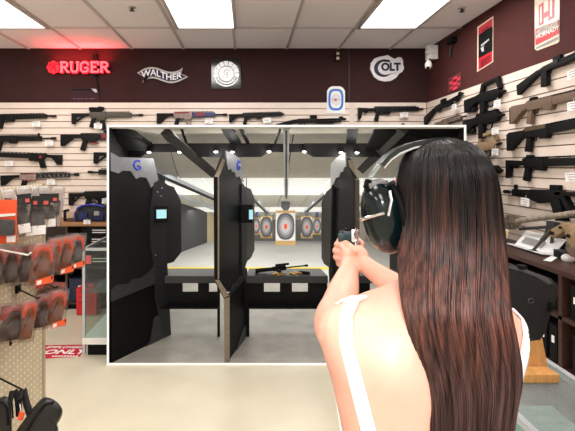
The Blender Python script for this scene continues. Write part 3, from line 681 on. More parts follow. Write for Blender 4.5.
# items in the case
def gadget(c, label, s=1.0, m=M_dark):
    t = thing('gun_part', label, 'gun part', c)
    x, y, z = c
    MB().cyl((x, y, z), (x, y, z + .012), .038 * s, 16).cyl((x, y, z + .012), (x, y, z + .13 * s), .012 * s, 12).build('stand', M_steel, t)
    MB().ell((x, y, z + .15 * s), (.035 * s, .03 * s, .03 * s)).cyl((x, y - .04 * s, z + .15 * s), (x, y + .05 * s, z + .15 * s), .02 * s, 14).build('body', m, t)
    MB().cyl((x, y - .045 * s, z + .15 * s), (x, y - .041 * s, z + .15 * s), .018 * s, 14).build('lens', M_steel, t)
gadget((-1.20, 3.55, .522), 'small dark sight on a silver stand, on the glass shelf of the display case', 1.2)
gadget((-1.205, 3.72, .522), 'small dark sight behind another on the glass shelf of the display case', 1.3)
gadget((-1.19, 3.6, .155), 'grey sight on a tall silver stand on the white floor of the display case', 1.6, M_steel)

# ------------------------------------------------------------------ floor marking
t = thing('floor_decal', 'red floor decal reading EMPLOYEES ONLY in white, in front of the glass case', 'floor decal', (-1.62, 3.45, 0))
qd = [PZ(44.5, 358.5, .002), PZ(80, 356.5, .002), PZ(87, 344.4, .002), PZ(36, 345.4, .002)]
MB().prism(qd, (0, 0, -.0015)).build('red_field', mat('decal_red', (196, 36, 56), .4, var=.1), t)
shear = Matrix(((1, .25, 0, 0), (0, 1, 0, 0), (0, 0, 1, 0), (0, 0, 0, 1)))
def floor_text(s, px, py, size, xs, bold=0.0):
    return text_mb(s, size, Matrix.Translation(PZ(px, py, .0032)) @ shear, .001, bold, None, xs)
floor_text('EMPLOYEES', 64.5, 347.3, .052, 1.15, .0012).build('lettering', M_tagm, t)
floor_text('ONLY', 65, 352.0, .108, 1.2, .003).build('lettering', M_tagm, t)
m = MB()
for i in range(9): m.box(PZ(53 + i * 3, 356.2, .0032), (.017, .022, .001))
m.build('small_print', M_tagm, t)

# ------------------------------------------------------------------ pegboard end with hanging packages
def peg_mat():
    m = bpy.data.materials.new('pegboard'); m.use_nodes = True; nt = m.node_tree; b = nt.nodes['Principled BSDF']
    tc = nt.nodes.new('ShaderNodeTexCoord'); mp = nt.nodes.new('ShaderNodeMapping'); mp.inputs['Scale'].default_value = (1, 40, 40)
    fr = nt.nodes.new('ShaderNodeVectorMath'); fr.operation = 'FRACTION'
    sb = nt.nodes.new('ShaderNodeVectorMath'); sb.operation = 'SUBTRACT'; sb.inputs[1].default_value = (0, .5, .5)
    sx = nt.nodes.new('ShaderNodeSeparateXYZ'); cb = nt.nodes.new('ShaderNodeCombineXYZ'); ln = nt.nodes.new('ShaderNodeVectorMath'); ln.operation = 'LENGTH'
    lt = nt.nodes.new('ShaderNodeMath'); lt.operation = 'LESS_THAN'; lt.inputs[1].default_value = .17
    nz = nt.nodes.new('ShaderNodeTexNoise'); nz.inputs['Scale'].default_value = 14
    rp = nt.nodes.new('ShaderNodeValToRGB'); rp.color_ramp.elements[0].color = rgb(186, 170, 142); rp.color_ramp.elements[1].color = rgb(208, 194, 166)
    mx = nt.nodes.new('ShaderNodeMix'); mx.data_type = 'RGBA'; mx.inputs[7].default_value = rgb(238, 226, 204)
    L = nt.links.new
    L(tc.outputs['Object'], mp.inputs[0]); L(mp.outputs[0], fr.inputs[0]); L(fr.outputs[0], sb.inputs[0]); L(sb.outputs[0], sx.inputs[0])
    L(sx.outputs['Y'], cb.inputs['Y']); L(sx.outputs['Z'], cb.inputs['Z']); L(cb.outputs[0], ln.inputs[0]); L(ln.outputs['Value'], lt.inputs[0])
    L(tc.outputs['Object'], nz.inputs['Vector']); L(nz.outputs['Fac'], rp.inputs['Fac'])
    L(rp.outputs['Color'], mx.inputs[6]); L(lt.outputs[0], mx.inputs['Factor']); L(mx.outputs[2], b.inputs['Base Color']); b.inputs['Roughness'].default_value = .6
    return m
XP = -.9; YP = 1.764
pg = thing('pegboard_display', 'tall beige pegboard display end at the photo edge, full of hanging packages', 'display rack', (XP - .02, 1.3, 0))
MB().span((XP - .02, .75, .06), (XP, YP, 1.515)).build('pegboard_panel', peg_mat(), pg)
MB().span((XP - .026, YP - .012, .05), (XP + .004, YP + .006, 1.52)).build('edge_trim', mat('peg_trim', (176, 160, 134), .5), pg)
MB().span((XP - .3, .75, 0), (XP, YP, .06)).build('base', M_dark, pg)
def hook(px, py, px2, py2, yaw=0):
    a = PX(px, py, XP) if abs(px - VX) > 5 else None
    return a
# display packages: origin at the hang hole, local x across, z up, facing -y
def package(px, py, d, w, h, label, style, rz=32, tilt=0, name='holster_package', sx=1.0):
    d0 = d; d = min(d, 340 / (248 - px)); w *= d / d0; h *= d / d0
    p = P(px, py, d)
    t = thing(name, label, 'packaged holster' if style != 'card' else 'packaged goods', p, Euler((0, R(tilt), R(rz))), 'packages hanging on the pegboard')
    w2 = w / 2
    bag = MB(); rings = []
    for f, th in ((0, .003), (.12, .012), (.4, .026), (.75, .028), (.94, .012), (1, .002)):
        z = -h * f; ww = w2 * (1 if f < .9 else .97); 
        rings.append([(-ww, 0, z), (-ww * .6, -th, z), (0, -th * 1.15, z), (ww * .6, -th, z), (ww, 0, z), (ww * .6, th * .6, z), (0, th * .7, z), (-ww * .6, th * .6, z)])
    if style in ('orange', 'dark', 'slim'):
        # orange backing shape + leather holster + label
        ca = MB().flat([(-w2 * .85, -h * .10), (w2 * .1, -h * .05), (w2 * .85, -h * .12), (w2 * .85, -h * .5), (-w2 * .3, -h * .55), (-w2 * .85, -h * .4)], .008, .012)
        ca.build('backing_card', mat('rust_card', (170, 58, 34), .5, var=.15) if style == 'dark' else M_orange, t, world=False)
        hm = M_leather if style != 'dark' else M_darkleather
        ho = MB().flat([(-w2 * .8, -h * .93), (-w2 * .75, -h * .55), (-w2 * .1, -h * .2), (w2 * .45, -h * .22), (w2 * .7, -h * .5), (w2 * .55, -h * .9)], -.012, .006, .006)
        hh = ho.build('holster', hm, t, world=False)
        MB().flat([(-w2 * .5, -h * .6), (w2 * .0, -h * .3), (w2 * .08, -h * .33), (-w2 * .38, -h * .66)], -.016, -.010, .002).build('strap', M_darkleather, hh, world=False)
        if style == 'orange':
            lc = MB().flat([(-w2 * .3, -h * .98), (-w2 * .3, -h * .84), (w2 * .92, -h * .74), (w2 * .92, -h * .9)], -.026, -.024)
            lb = lc.build('label_card', mat('orange_label', (238, 96, 48), .5, var=.05), t, world=False)
            MB().flat([(-w2 * .2, -h * .95), (-w2 * .2, -h * .86), (w2 * .1, -h * .84), (w2 * .1, -h * .925)], -.028, -.026).build('barcode', M_tagm, lb, world=False)
            MB().flat([(w2 * .75, -h * .83), (w2 * .85, -h * .82), (w2 * .85, -h * .76), (w2 * .75, -h * .77)], -.028, -.026).build('barcode', M_blackink, lb, world=False)
    if style == 'grey':
        MB().flat([(-w2 * .7, -h * .28), (w2 * .6, -h * .3), (w2 * .75, -h * .78), (-w2 * .5, -h * .8)], -.014, .008, .012).build('holster', M_greycloth, t, world=False)
        MB().flat([(-w2 * .3, -h * .96), (-w2 * .4, -h * .72), (w2 * .75, -h * .70), (w2 * .8, -h * .94)], -.031, -.029).build('label_card', M_tagm, t, world=False)
        hd = MB().flat([(-w2 * 1.05, .01), (w2 * 1.05, .012), (w2 * 1.05, -h * .2), (-w2 * 1.05, -h * .22)], -.016, -.012)
        ho = hd.build('header_card', mat('header_black', (28, 28, 30), .4, var=.2), t, world=False)
        MB().flat([(w2 * .45, -h * .05), (w2 * .85, -h * .05), (w2 * .85, -h * .15), (w2 * .45, -h * .15)], -.018, -.016).build('header_logo', mat('pale_red', (214, 92, 84), .5), ho, world=False)
        MB().flat([(-w2 * .8, -h * .06), (w2 * .2, -h * .05), (w2 * .2, -h * .14), (-w2 * .8, -h * .15)], -.018, -.016).build('header_print', M_greycloth, ho, world=False)
    if style == 'card':
        MB().flat([(-w2, 0), (w2, 0), (w2, -h), (-w2, -h)], 0, .01, .002).build('backing_card', M_orange, t, world=False)
        MB().flat([(-w2 * .95, -h * .42), (w2 * .95, -h * .45), (w2 * .95, -h * .80), (-w2 * .95, -h * .80)], -.02, .0, .008).build('holster', M_greycloth, t, world=False)
        MB().flat([(-w2 * .95, -h * .33), (w2 * .95, -h * .31), (w2 * .95, -h * .36), (-w2 * .95, -h * .40)], -.004, .0).build('white_stripe', M_tagm, t, world=False)
        MB().flat([(w2 * .3, -h * .82), (w2 * .95, -h * .82), (w2 * .95, -h * .97), (w2 * .3, -h * .97)], -.004, 0).build('barcode', M_tagm, t, world=False)
    if style == 'white':
        MB().flat([(-w2, 0), (w2 * .5, .005), (w2, -h * .3), (w2 * .7, -h), (-w2 * .5, -h * .95)], -.006, .006, .003).build('header_card', mat('pale_card', (196, 192, 190), .5, var=.2), t, world=False)
        MB().flat([(-w2 * .6, -h * .3), (w2 * .4, -h * .35), (w2 * .4, -h * .7), (-w2 * .4, -h * .7)], -.012, -.006, .002).build('holster', M_greycloth, t, world=False)
    if style != 'card':
        bag.loft([[Vector(q) for q in r] for r in rings]).build('plastic_bag', M_bag, t, world=False, smooth=70)
    return t
# rear rows first
package(9, 190.5, 1.74, .06, .10, 'pale header of a package at the back of the top row by the pegboard edge', 'white', name='hanging_package')
package(24, 188, 1.76, .06, .12, 'pale package behind the black headers, second in the back of the top row', 'white', name='hanging_package')
package(33, 187.5, 1.76, .05, .12, 'pale package behind the black headers, third in the back of the top row', 'white', name='hanging_package')
package(43, 187, 1.76, .07, .13, 'pale package with white card behind the rightmost black header', 'white', name='hanging_package')
package(59.5, 187, 1.80, .05, .175, 'tall pale grey package at the end of the top row, near the worktop', 'white', tilt=6, name='hanging_package')
package(20, 197, 1.62, .075, .15, 'grey holster package beside the orange carded one, top row', 'grey', tilt=-3)
package(28.5, 199, 1.60, .07, .15, 'grey holster package second from the orange carded one, top row', 'grey')
package(38, 198.5, 1.58, .085, .145, 'grey holster package with tilted white label, middle of the top row', 'grey', tilt=4)
package(48, 196, 1.66, .075, .13, 'grey holster package furthest from the orange carded one, top row', 'grey', tilt=2)
package(3, 200, 1.42, .085, .155, 'orange carded holster package with dark grey pouch, cut by the photo edge', 'card', rz=12)
mid = [(-3, 245, 1.50, .075, .15, 'dark'), (12, 245, 1.52, .075, .155, 'dark'), (26, 243.5, 1.52, .08, .158, 'dark'), (43, 241.5, 1.54, .10, .168, 'orange'), (56, 237, 1.64, .065, .155, 'slim'), (66, 235, 1.70, .085, .165, 'orange'), (77, 233, 1.76, .085, .155, 'orange2')]
ml = ['brown holster package cut by the photo edge, middle row', 'brown holster package next to the one cut by the edge, middle row', 'brown holster package just behind the big tan one, middle row', 'largest tan leather holster package with orange label, middle row', 'narrow orange and brown holster package without label, middle row', 'brown holster package with orange label, second from the end of the middle row', 'dark grey holster package with orange label, at the end of the middle row']
for (px, py, d, w, h, s), l in zip(mid, ml):
    t = package(px, py, d, w, h, l, 'dark' if s == 'dark' else ('orange' if s.startswith('orange') else 'slim'), tilt=5)
    if s == 'orange2':
        for ch in t.children:
            if ch.name.startswith('holster'): ch.data.materials[0] = M_greycloth
low = [(15, 302.5, 1.46, .10, .145, 'dark', 'brown holster package hanging lowest nearest the photo edge'), (31, 299, 1.46, .055, .155, 'slim', 'slim clear tube-like package with tan strap, lowest row'), (44, 293, 1.54, .06, .14, 'dark', 'brown holster package behind the last one in the lowest row'), (58.5, 289, 1.60, .085, .15, 'orange', 'brown holster package with orange label at the end of the lowest row')]
for px, py, d, w, h, s, l in low: package(px, py, d, w, h, l, s, tilt=6)
for px, py, l in ((47, 284, 'flat orange topped package on the hook between the middle and lowest rows'), (56, 282, 'clear flat package on the hook above the lowest row')):
    package(px, py, 1.68, .09, .05, l, 'slim', name='hanging_package', tilt=8)
# wire hooks (their tips point out of the pegboard)
hooks = [((0, 255.5), (28, 255), (31, 252.5), 1.27, mat('white_wire', (226, 226, 224), .3), 'white wire hook crossing the middle row of holster packages'), ((24, 288.5), (56, 288), (58, 286), 1.60, M_black2, 'dark wire hook above the last lowest-row packages'), ((2, 299), (38, 298.5), (40, 297), 1.44, M_black2, 'dark wire hook above the lowest-row packages by the photo edge'), ((0, 345), (10, 345.5), (12, 343), 1.40, M_black2, 'bare dark wire hook low on the pegboard'), ((0, 390), (24, 390.5), (26, 388.5), 1.24, M_black2, 'dark wire hook holding the black pouches')]
for a, b, c, d, mm, l in hooks:
    root = Vector((XP, P(*a, d).y + .12, P(*a, d).z)) if True else None
    t = thing('wire_hook', l, 'hook', root, group='pegboard hooks')
    MB().tube([root, P(*b, d), P(*c, d)], .0028, 6).build('wire', mm, t)
    MB().box(root + Vector((.004, 0, 0)), (.008, .03, .03), bev=.002).build('hook_plate', mm, t)
# big black holsters at the lower corner
def smooth_out(pts, n=5):
    out = []; k = len(pts)
    for i in range(k):
        p0, p1, p2, p3 = [pts[(i + j) % k] for j in (-1, 0, 1, 2)]
        for a in range(n):
            t = a / n
            out.append(tuple(.5 * (2 * p1[c] + (p2[c] - p0[c]) * t + (2 * p0[c] - 5 * p1[c] + 4 * p2[c] - p3[c]) * t * t + (3 * p1[c] - p0[c] - 3 * p2[c] + p3[c]) * t ** 3) for c in (0, 1)))
    return out
M_nyl = mat('nylon_black', (15, 15, 17), .42, var=.25, scale=80, bump=.05)
def pouch(outline, d, label, seam):
    c = P(sum(a for a, b in outline) / len(outline), sum(b for a, b in outline) / len(outline), d)
    t = thing('black_pouch', label, 'holster', c, group='black pouches on the pegboard')
    pts = smooth_out(outline)
    cx = sum(a for a, b in pts) / len(pts); cy = sum(b for a, b in pts) / len(pts)
    rings = []
    for f, y in ((.78, -.05), (.90, -.045), (.97, -.032), (1, -.01), (1, .03), (.92, .045)):
        rings.append([P(cx + (a - cx) * f, cy + (b - cy) * f, d + y) for a, b in pts])
    MB().loft(rings).build('body', M_nyl, t, smooth=80)
    MB().tube([P(a, b, d - .05) for a, b in seam], .0035, 8).build('seam_piping', M_black, t)
    return t
pa = pouch([(14, 436), (27, 416), (37, 403), (43.5, 397.5), (50, 398), (57, 402), (61.8, 408), (62.5, 413.5), (60, 420), (57.5, 424.5), (58.5, 432), (56, 455), (30, 462), (14, 455)], 1.04, 'large black nylon holster at the bottom of the pegboard, rounded end over the floor', [(24, 436), (35, 417), (45, 405), (53, 402.5)])
pb = pouch([(-14, 410), (-4, 400), (5, 396), (10, 400), (12, 410), (12, 425), (10, 450), (-14, 455)], 1.08, 'black nylon holster cut by the photo edge beside the large rounded one', [(-8, 408), (2, 402), (7, 408), (8, 425)])
MB().tube([P(11, 418, 1.06), P(10, 402, 1.06), P(12, 391.5, 1.08), P(15, 391, 1.09), P(17.5, 398, 1.06), P(19, 412, 1.05)], .0075, 8, flat=.5).build('strap', M_black, pa)
MB().tube([P(19, 416, 1.05), P(18.5, 400, 1.05), P(20.5, 391, 1.08), P(24, 391.5, 1.08), P(26, 402, 1.05), P(30, 414, 1.03)], .0085, 8, flat=.5).build('strap', M_black, pa)
t = thing('holster_tag', 'small orange tag between the two black nylon holsters', 'tag', P(21, 416, 1.0))
MB().box(P(21, 416, 1.0), (.012, .004, .02), Euler((0, R(15), 0))).build('card', M_orange, t)
MB().tube([P(20, 404, 1.0), P(21, 411, 1.0)], .0012, 5).build('string', M_tagm, t)

# ------------------------------------------------------------------ shelf unit along the right wall
SX = 1.78; ST = 1.0
su = thing('shelf_unit', 'dark wood shelf unit with a long top under the side-wall rifles', 'shelf', (1.96, 2.4, 0))
MB().span((SX, 1.3, ST - .03), (XR - .025, 4.72, ST), .004).build('top', M_wood, su)
for y in (1.32, 2.28, 3.1, 4.68): MB().span((SX + .01, y, 0), (XR - .025, y + .028, ST - .03)).build('upright', M_wood, su)
for z in (.735, .44, .10): MB().span((SX + .01, 1.34, z - .022), (XR - .025, 4.70, z)).build('shelf_board', M_wood, su)
MB().span((XR - .03, 1.34, 0), (XR - .025, 4.7, ST - .03)).build('back_panel', M_blackink, su)
for i, y in enumerate((2.20, 2.12, 2.04, 1.96)):
    labelled_box((SX + .14, y, .735 + .095), (.24, .062, .18), ['black boxed manual with white spine label next to the shelf divider', 'black boxed manual with white spine label, second from the shelf divider', 'black boxed manual with white spine label, third from the shelf divider', 'black boxed manual with white spine label, fourth from the shelf divider'][i], face=-2, strips=1)
for i, y in enumerate((2.52, 2.44, 2.36)):
    labelled_box((SX + .14, y, .44 + .11), (.24, .06, .2), ['black box with white label on the lower shelf, behind the wooden easel', 'black box with white label on the lower shelf, middle of three', 'black box with white label on the lower shelf, nearest the divider'][i], face=-2, strips=1)
for i, y in enumerate((2.18, 2.08, 1.98)):
    labelled_box((SX + .14, y, .44 + .11), (.24, .08, .2), ['black box on the lower shelf just past the divider', 'black box on the lower shelf, second past the divider', 'black box on the lower shelf, third past the divider'][i], face=-2, strips=1)
for i, y in enumerate((2.40, 2.55, 2.70, 2.86)):
    labelled_box((SX + .16, y, .735 + .08), (.22, .11, .15), ['black box deep in the open shelf behind the plastic case, nearest the divider', 'black box deep in the open shelf behind the plastic case, second', 'black box deep in the open shelf behind the plastic case, third', 'black box deep in the open shelf behind the plastic case, by the hair'][i], face=-2, strips=1, m=M_blackink)
# things on its top
t = thing('booklet', 'white open booklet leaning on the shelf top under the camouflage rifle', 'booklet', PZ(528, 246, ST))
p0 = [PZ(511, 243.5, ST) + Vector((0, 0, .004)), PZ(548, 248.5, ST) + Vector((0, 0, .004))]
a = PX(512, 243, 2.02); 
MB().prism([Vector((2.0, 3.0, ST + .004)), Vector((2.0, 2.63, ST + .004)), Vector((2.09, 2.63, ST + .11)), Vector((2.09, 3.0, ST + .11))], (.006, 0, -.002)).build('page', M_paperw, t)
MB().prism([Vector((2.0, 3.0, ST + .004)), Vector((2.0, 2.63, ST + .004)), Vector((1.93, 2.63, ST + .012)), Vector((1.93, 3.0, ST + .012))], (0, 0, .004)).build('page', mat('page_shade', (222, 222, 224), .5), t)
MB().prism([Vector((2.014, 2.95, ST + .028)), Vector((2.014, 2.75, ST + .028)), Vector((2.05, 2.75, ST + .07)), Vector((2.05, 2.95, ST + .07))], (-.002, 0, .001)).build('printed_block', M_ink, t)
t = thing('leaflet', 'white and yellow leaflet standing on the shelf top against the hair', 'leaflet', (1.93, 3.08, ST))
MB().box((1.95, 3.06, ST + .055), (.004, .09, .11), Euler((0, R(14), 0))).build('sheet', M_paperw, t)
MB().box((1.944, 3.03, ST + .055), (.004, .03, .10), Euler((0, R(14), 0))).build('yellow_band', mat('yellow_print', (232, 186, 40), .5), t)
t = thing('cartridge_box', 'flat black box on the shelf top at the end of the white booklet', 'box', (2.03, 2.55, ST))
MB().box((2.03, 2.53, ST + .025), (.09, .14, .045), bev=.004).build('body', M_black, t)
MB().box((2.03, 2.53, ST + .05), (.092, .142, .008), bev=.002).build('lid', M_dark, t)
for i in range(3):
    t = thing('small_bottle', ['slim black bottle on the shelf top behind the booklet, nearest the hair', 'slim black bottle on the shelf top behind the booklet, middle one', 'slim black bottle on the shelf top behind the booklet, by the bipod leg'][i], 'bottle', (2.11, 2.82 - i * .07, ST), group='slim black bottles')
    MB().cyl((0, 0, 0), (0, 0, .125), .017, 14).build('body', M_black, t, world=False)
    MB().cyl((0, 0, .125), (0, 0, .155), .011, 12).build('cap', M_blackink, t, world=False)
def flat_tag(pts, label):
    pts = [PZ(a, b, ST + .004) for a, b in pts]
    t = thing('paper_slip', label, 'paper', pts[0])
    MB().prism(pts, (0, 0, .003)).build('sheet', M_paperw, t)
    c = sum(pts, Vector()) / 4 + Vector((0, 0, .004)); MB().box(c, (.05, .012, .001)).build('printed_line', M_ink, t)
flat_tag([(543.5, 260.5), (560, 251.5), (566, 252.5), (551, 261.8)], 'long white paper slip lying on the shelf top near its edge')
t = thing('wrapped_part', 'crumpled white tissue lump on the shelf top beside the paper slip', 'wrapping', PZ(568, 261, ST))
MB().ell(PZ(568, 261.5, ST) + Vector((0, 0, .02)), (.035, .035, .028)).ell(PZ(570, 260, ST) + Vector((0, 0, .028)), (.02, .03, .022)).build('tissue', mat('tissue', (224, 222, 220), .8, bump=.4), t)
# long camouflage rifle with bipod on the shelf
by, ym = PX(620, 205, 2.02), PX(503, 220, 2.06)
t = thing('bipod_rifle', 'long camouflage rifle standing on a bipod along the shelf top', 'rifle', Vector((2.0, 2.7, ST)))
M_c2 = mat('camo_barrel', (138, 126, 112), .6, var=.45, scale=30)
a, b = Vector((2.02, 1.5, 1.33)), Vector((2.04, 3.22, 1.245)); u = (b - a)
a = PX(600, 210, 2.02); b = PX(507, 222.5, 2.04)
MB().cyl(a, a + (b - a) * .9, .020, 14).build('barrel', M_c2, t)
q = a + (b - a) * .85
MB().cyl(q, b, .034, 14).ell(b, (.045, .03, .045)).box(q + (b - q) * .3, (.055, .03, .10), bev=.006).box(q + (b - q) * .65, (.06, .04, .11), bev=.006).box(b + Vector((0, .03, 0)), (.05, .03, .08), bev=.006).build('muzzle_brake', M_camo, t)
MB().cyl(PX(520, 229, 2.0), PX(556, 226.5, 2.0), .011, 10).box(PX(553, 226, 2.0), (.04, .07, .06), bev=.006).build('bipod_mount', M_dark, t)
top = PX(554, 227, 2.0)
foot = PZ(532.5, 252.3, ST) + Vector((0, 0, .008))
m = MB().tube([top, top + (foot - top) * .55], .016, 8).tube([top + (foot - top) * .5, foot], .010, 8)
m.build('bipod_leg', M_olive, t)
foot2 = foot + Vector((.14, .02, 0))
MB().tube([top, foot2], .011, 8).build('bipod_leg', M_olive, t)
for f_ in (foot, foot2): MB().box(f_, (.05, .04, .016), bev=.004).build('bipod_foot', M_blackink, t)
# tan folding chassis with magazine lying at the end of the shelf
t = thing('rifle_chassis', 'tan folded rifle stock with bolts lying on the end of the shelf top', 'rifle part', PZ(566, 258, ST))
MB().prism([PX(549.5, 234, 1.93), PX(551, 229, 1.93), PX(563, 222.5, 1.93), PX(566, 225, 1.93), PX(564, 231, 1.93), PX(553, 238.5, 1.93)], (.05, 0, 0), .006).build('stock_arm', M_tan, t)
MB().prism([PX(563, 227, 1.92), PX(569, 225, 1.92), PX(590, 245, 1.92), PX(590, 262, 1.92), PX(572, 248, 1.92), PX(566, 240, 1.92)], (.055, 0, 0), .008).build('chassis', M_tan, t)
MB().cyl(PX(551.5, 233, 1.925), PX(551.5, 233, 1.915), .012).cyl(PX(560, 227.5, 1.925), PX(560, 227.5, 1.915), .009).cyl(PX(568, 236, 1.915), PX(568, 236, 1.908), .011).build('bolt', M_blackink, t)
MB().prism([PX(564, 247, 1.915), PX(576, 246, 1.915), PX(590, 256, 1.915), PX(586, 262, 1.915), PX(570, 256, 1.915)], (.05, 0, 0), .008).build('cheek_piece', M_fde, t)

# ------------------------------------------------------------------ glass counter, easel and plastic case at the lower corner
CZT = .95; CX0, CX1, CY0, CY1 = .70, .995, .45, 1.345
gt = thing('glass_counter', 'glass-topped display counter in the lower corner with white bins inside', 'display counter', ((CX0 + CX1) / 2, 0.9, 0))
MB().span((CX0, CY0, CZT - .008), (CX1, CY1, CZT)).build('glass_top', M_glassg, gt)
MB().span((CX0, CY0 + .01, .42), (CX0 + .006, CY1, CZT - .02)).span((CX1 - .006, CY0 + .01, .42), (CX1, CY1, CZT - .02)).build('glass_panel', M_glass, gt)
m = MB().span((CX1 - .014, CY0, CZT - .016), (CX1 + .006, CY1, CZT + .003)).span((CX0, CY1 - .012, CZT - .016), (CX1, CY1 + .004, CZT + .003)).span((CX0 - .006, CY0, CZT - .016), (CX0 + .010, CY1, CZT + .002))
m.build('edge_rail', M_alu, gt)
for (x, y) in ((CX0 + .008, CY0 + .02), (CX0 + .008, CY1 - .012), (CX1 - .012, CY0 + .02), (CX1 - .012, CY1 - .012)):
    MB().span((x - .009, y - .009, 0), (x + .009, y + .009, CZT - .016)).build('post', M_dark, gt)
MB().span((CX0 + .01, CY0 + .02, .40), (CX1 - .01, CY1 - .02, .42)).build('display_shelf', mat('pale_shelf', (196, 206, 200), .4), gt)
MB().span((CX0, CY0, 0), (CX1, CY1, .39)).build('cabinet_base', M_grid, gt)
M_bin = mat('clear_bin', (206, 216, 214), .25, var=.1)
for i, y in enumerate((1.20, 1.03, .86, .69)):
    t = thing('plastic_bin', ['pale plastic bin inside the glass counter, nearest the wooden easel', 'pale plastic bin inside the glass counter, second from the easel', 'pale plastic bin inside the glass counter, third from the easel', 'pale plastic bin inside the glass counter, fourth from the easel'][i], 'bin', (.85, y, .42), group='pale bins in the glass counter')
    m = MB(); h_ = .40
    rings = []
    for z, k in ((0, .9), (h_, 1.0), (h_, .93), (.02, .84)):
        rings.append([Vector((sx * .115 * k, sy * .072 * k, z)) for sx, sy in ((-1, -1), (1, -1), (1, 1), (-1, 1))])
    m.loft(rings).build('tub', M_bin, t, world=False)
    MB().span((-.12, -.077, h_), (.12, .077, h_ + .012), .003).build('lid', mat('bin_lid', (214, 222, 220), .3), t, world=False)
    MB().span((-.10, -.012, h_ + .012), (.10, .012, h_ + .02), .003).build('lid_ridge', M_white, t, world=False)
ea = thing('wooden_easel', 'light oak easel with a ledge standing on the glass counter, holding the plastic case', 'easel', (.87, 1.24, CZT))
MB().span((P(515, 0, 1.215).x, 1.19, CZT + .001), (P(553.5, 0, 1.215).x, 1.24, CZT + .026), .003).build('ledge', M_lightwood, ea)
m = MB(); xx = P(537, 0, 1.25).x
m.prism([(xx - .034, 1.245, CZT), (xx + .034, 1.245, CZT), (xx + .012, 1.30, CZT + .30), (xx - .02, 1.30, CZT + .30)], (0, .014, 0)).build('back_slat', M_lightwood, ea)
MB().prism([(xx - .12, 1.245, CZT), (xx - .085, 1.245, CZT), (xx - .06, 1.30, CZT + .36), (xx - .085, 1.30, CZT + .36)], (0, .014, 0)).build('back_slat', M_lightwood, ea)
MB().tube([(xx - .03, 1.31, CZT + .28), (xx - .03, 1.335, CZT + .004)], .008).build('rear_leg', M_lightwood, ea)
cs = thing('plastic_gun_case', 'black moulded plastic gun case leaning on the wooden easel behind the shoulder', 'gun case', P(530, 345, 1.22))
q = 1.20
out = [(497, 264), (507, 262.5), (520, 267), (536, 273), (553, 279.5), (558.5, 285), (558.8, 294), (553, 311), (546, 333), (541, 341), (530, 342), (512, 330), (497, 318)]
MB().prism([P(a, b, q) for a, b in out], (0, .035, .0), .010).build('shell', mat('case_black', (24, 25, 27), .42, var=.2, scale=120, bump=.08), cs)
out2 = [(500, 268), (520, 272.5), (537, 279), (551, 285.5), (553.5, 292), (549, 308), (542, 329), (538, 336), (530, 337), (514, 326), (500, 315)]
MB().prism([P(a, b, q - .008) for a, b in out2], (0, .012, 0), .005).build('panel', mat('case_panel', (18, 18, 20), .5, var=.2, scale=120, bump=.08), cs)
MB().prism([P(a, b, q - .002) for a, b in [(503, 263.2), (520, 268), (548, 278.5), (553, 283), (549, 285), (537, 277.5), (520, 271.6), (503, 267.4)]], (0, .02, 0), .003).build('grey_rim', mat('case_rim', (78, 80, 84), .4, var=.15), cs)
c = P(531, 301, q - .009)
MB().tube([c + Vector((math.cos(a) * .0085, 0, math.sin(a) * .0065)) for a in [R(k * 30) for k in range(13)]], .0016, 6).build('round_logo', mat('case_logo', (60, 61, 64), .4), cs)
MB().box(P(522, 267, q - .004), (.02, .02, .012), bev=.003).build('latch', M_blackink, cs)
MB().box(P(549, 306, q - .004), (.01, .02, .028), bev=.003).build('latch', M_blackink, cs)

# ------------------------------------------------------------------ shooting range behind the white frame
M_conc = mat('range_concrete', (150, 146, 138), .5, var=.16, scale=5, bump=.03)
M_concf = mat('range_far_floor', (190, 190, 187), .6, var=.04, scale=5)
M_wallr = mat('range_wall', (214, 208, 196), .7, var=.05, scale=6)
M_concw = mat('range_concrete_wall', (176, 170, 158), .8, var=.1, scale=9)
M_baf = mat('baffle_beige', (184, 178, 164), .85, var=.05, scale=20, emit=.22)  # beige panels glow by emission to look brighter, no lamp in them
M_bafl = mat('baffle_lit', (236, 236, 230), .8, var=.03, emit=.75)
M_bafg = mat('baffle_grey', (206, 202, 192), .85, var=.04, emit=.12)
M_part = mat('partition_black', (24, 24, 26), .4, spec=.4, var=.12, scale=40)
M_partd = mat('partition_deep', (8, 8, 9), .6, spec=.2, var=.15, scale=40)
M_plate = mat('partition_steel', (150, 152, 158), .4, var=.08, metal=.3)
M_edge = mat('partition_edge', (128, 118, 104), .4, var=.12, metal=.4)
M_screen = mat('screen_glow', (150, 200, 214), .3, emit=.7, var=.1)
M_yellow = mat('yellow_line', (236, 204, 24), .5, var=.05)
M_logo = mat('logo_blue', (28, 60, 190), .4, emit=.2)
# shell
YE = 8.5; XA, XB = -1.45, 2.5
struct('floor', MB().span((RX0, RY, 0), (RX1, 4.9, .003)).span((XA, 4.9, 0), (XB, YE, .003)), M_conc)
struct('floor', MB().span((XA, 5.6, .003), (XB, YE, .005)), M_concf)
struct('wall_range_side', MB().span((RX0, RY, 0), (RX0 + .01, 4.9, RTOP)).span((RX1 - .01, RY, 0), (RX1, 4.9, RTOP)), M_partd)
struct('wall_range_left', MB().span((XA - .03, 4.9, 0), (XA, YE, RTOP)).span((XA, 4.9, 0), (RX0, 4.93, RTOP)), M_wallr)
struct('wall_range_right', MB().span((XB, 4.9, 0), (XB + .03, YE, RTOP)).span((RX1, 4.9, 0), (XB, 4.93, RTOP)), M_concw)
struct('wall_range_far', MB().span((XA, YE, 0), (XB, YE + .05, RTOP)), M_wallr)
struct('ceiling', MB().span((RX0, RY, RTOP - .009), (RX1, 4.9, RTOP)).span((XA - .03, 4.9, RTOP), (XB + .03, YE + .05, RTOP + .03)), M_partd)
struct('ceiling', MB().span((RX0 + .01, RY + .02, 1.9), (RX1 - .01, 3.845, 1.91)), M_baf)
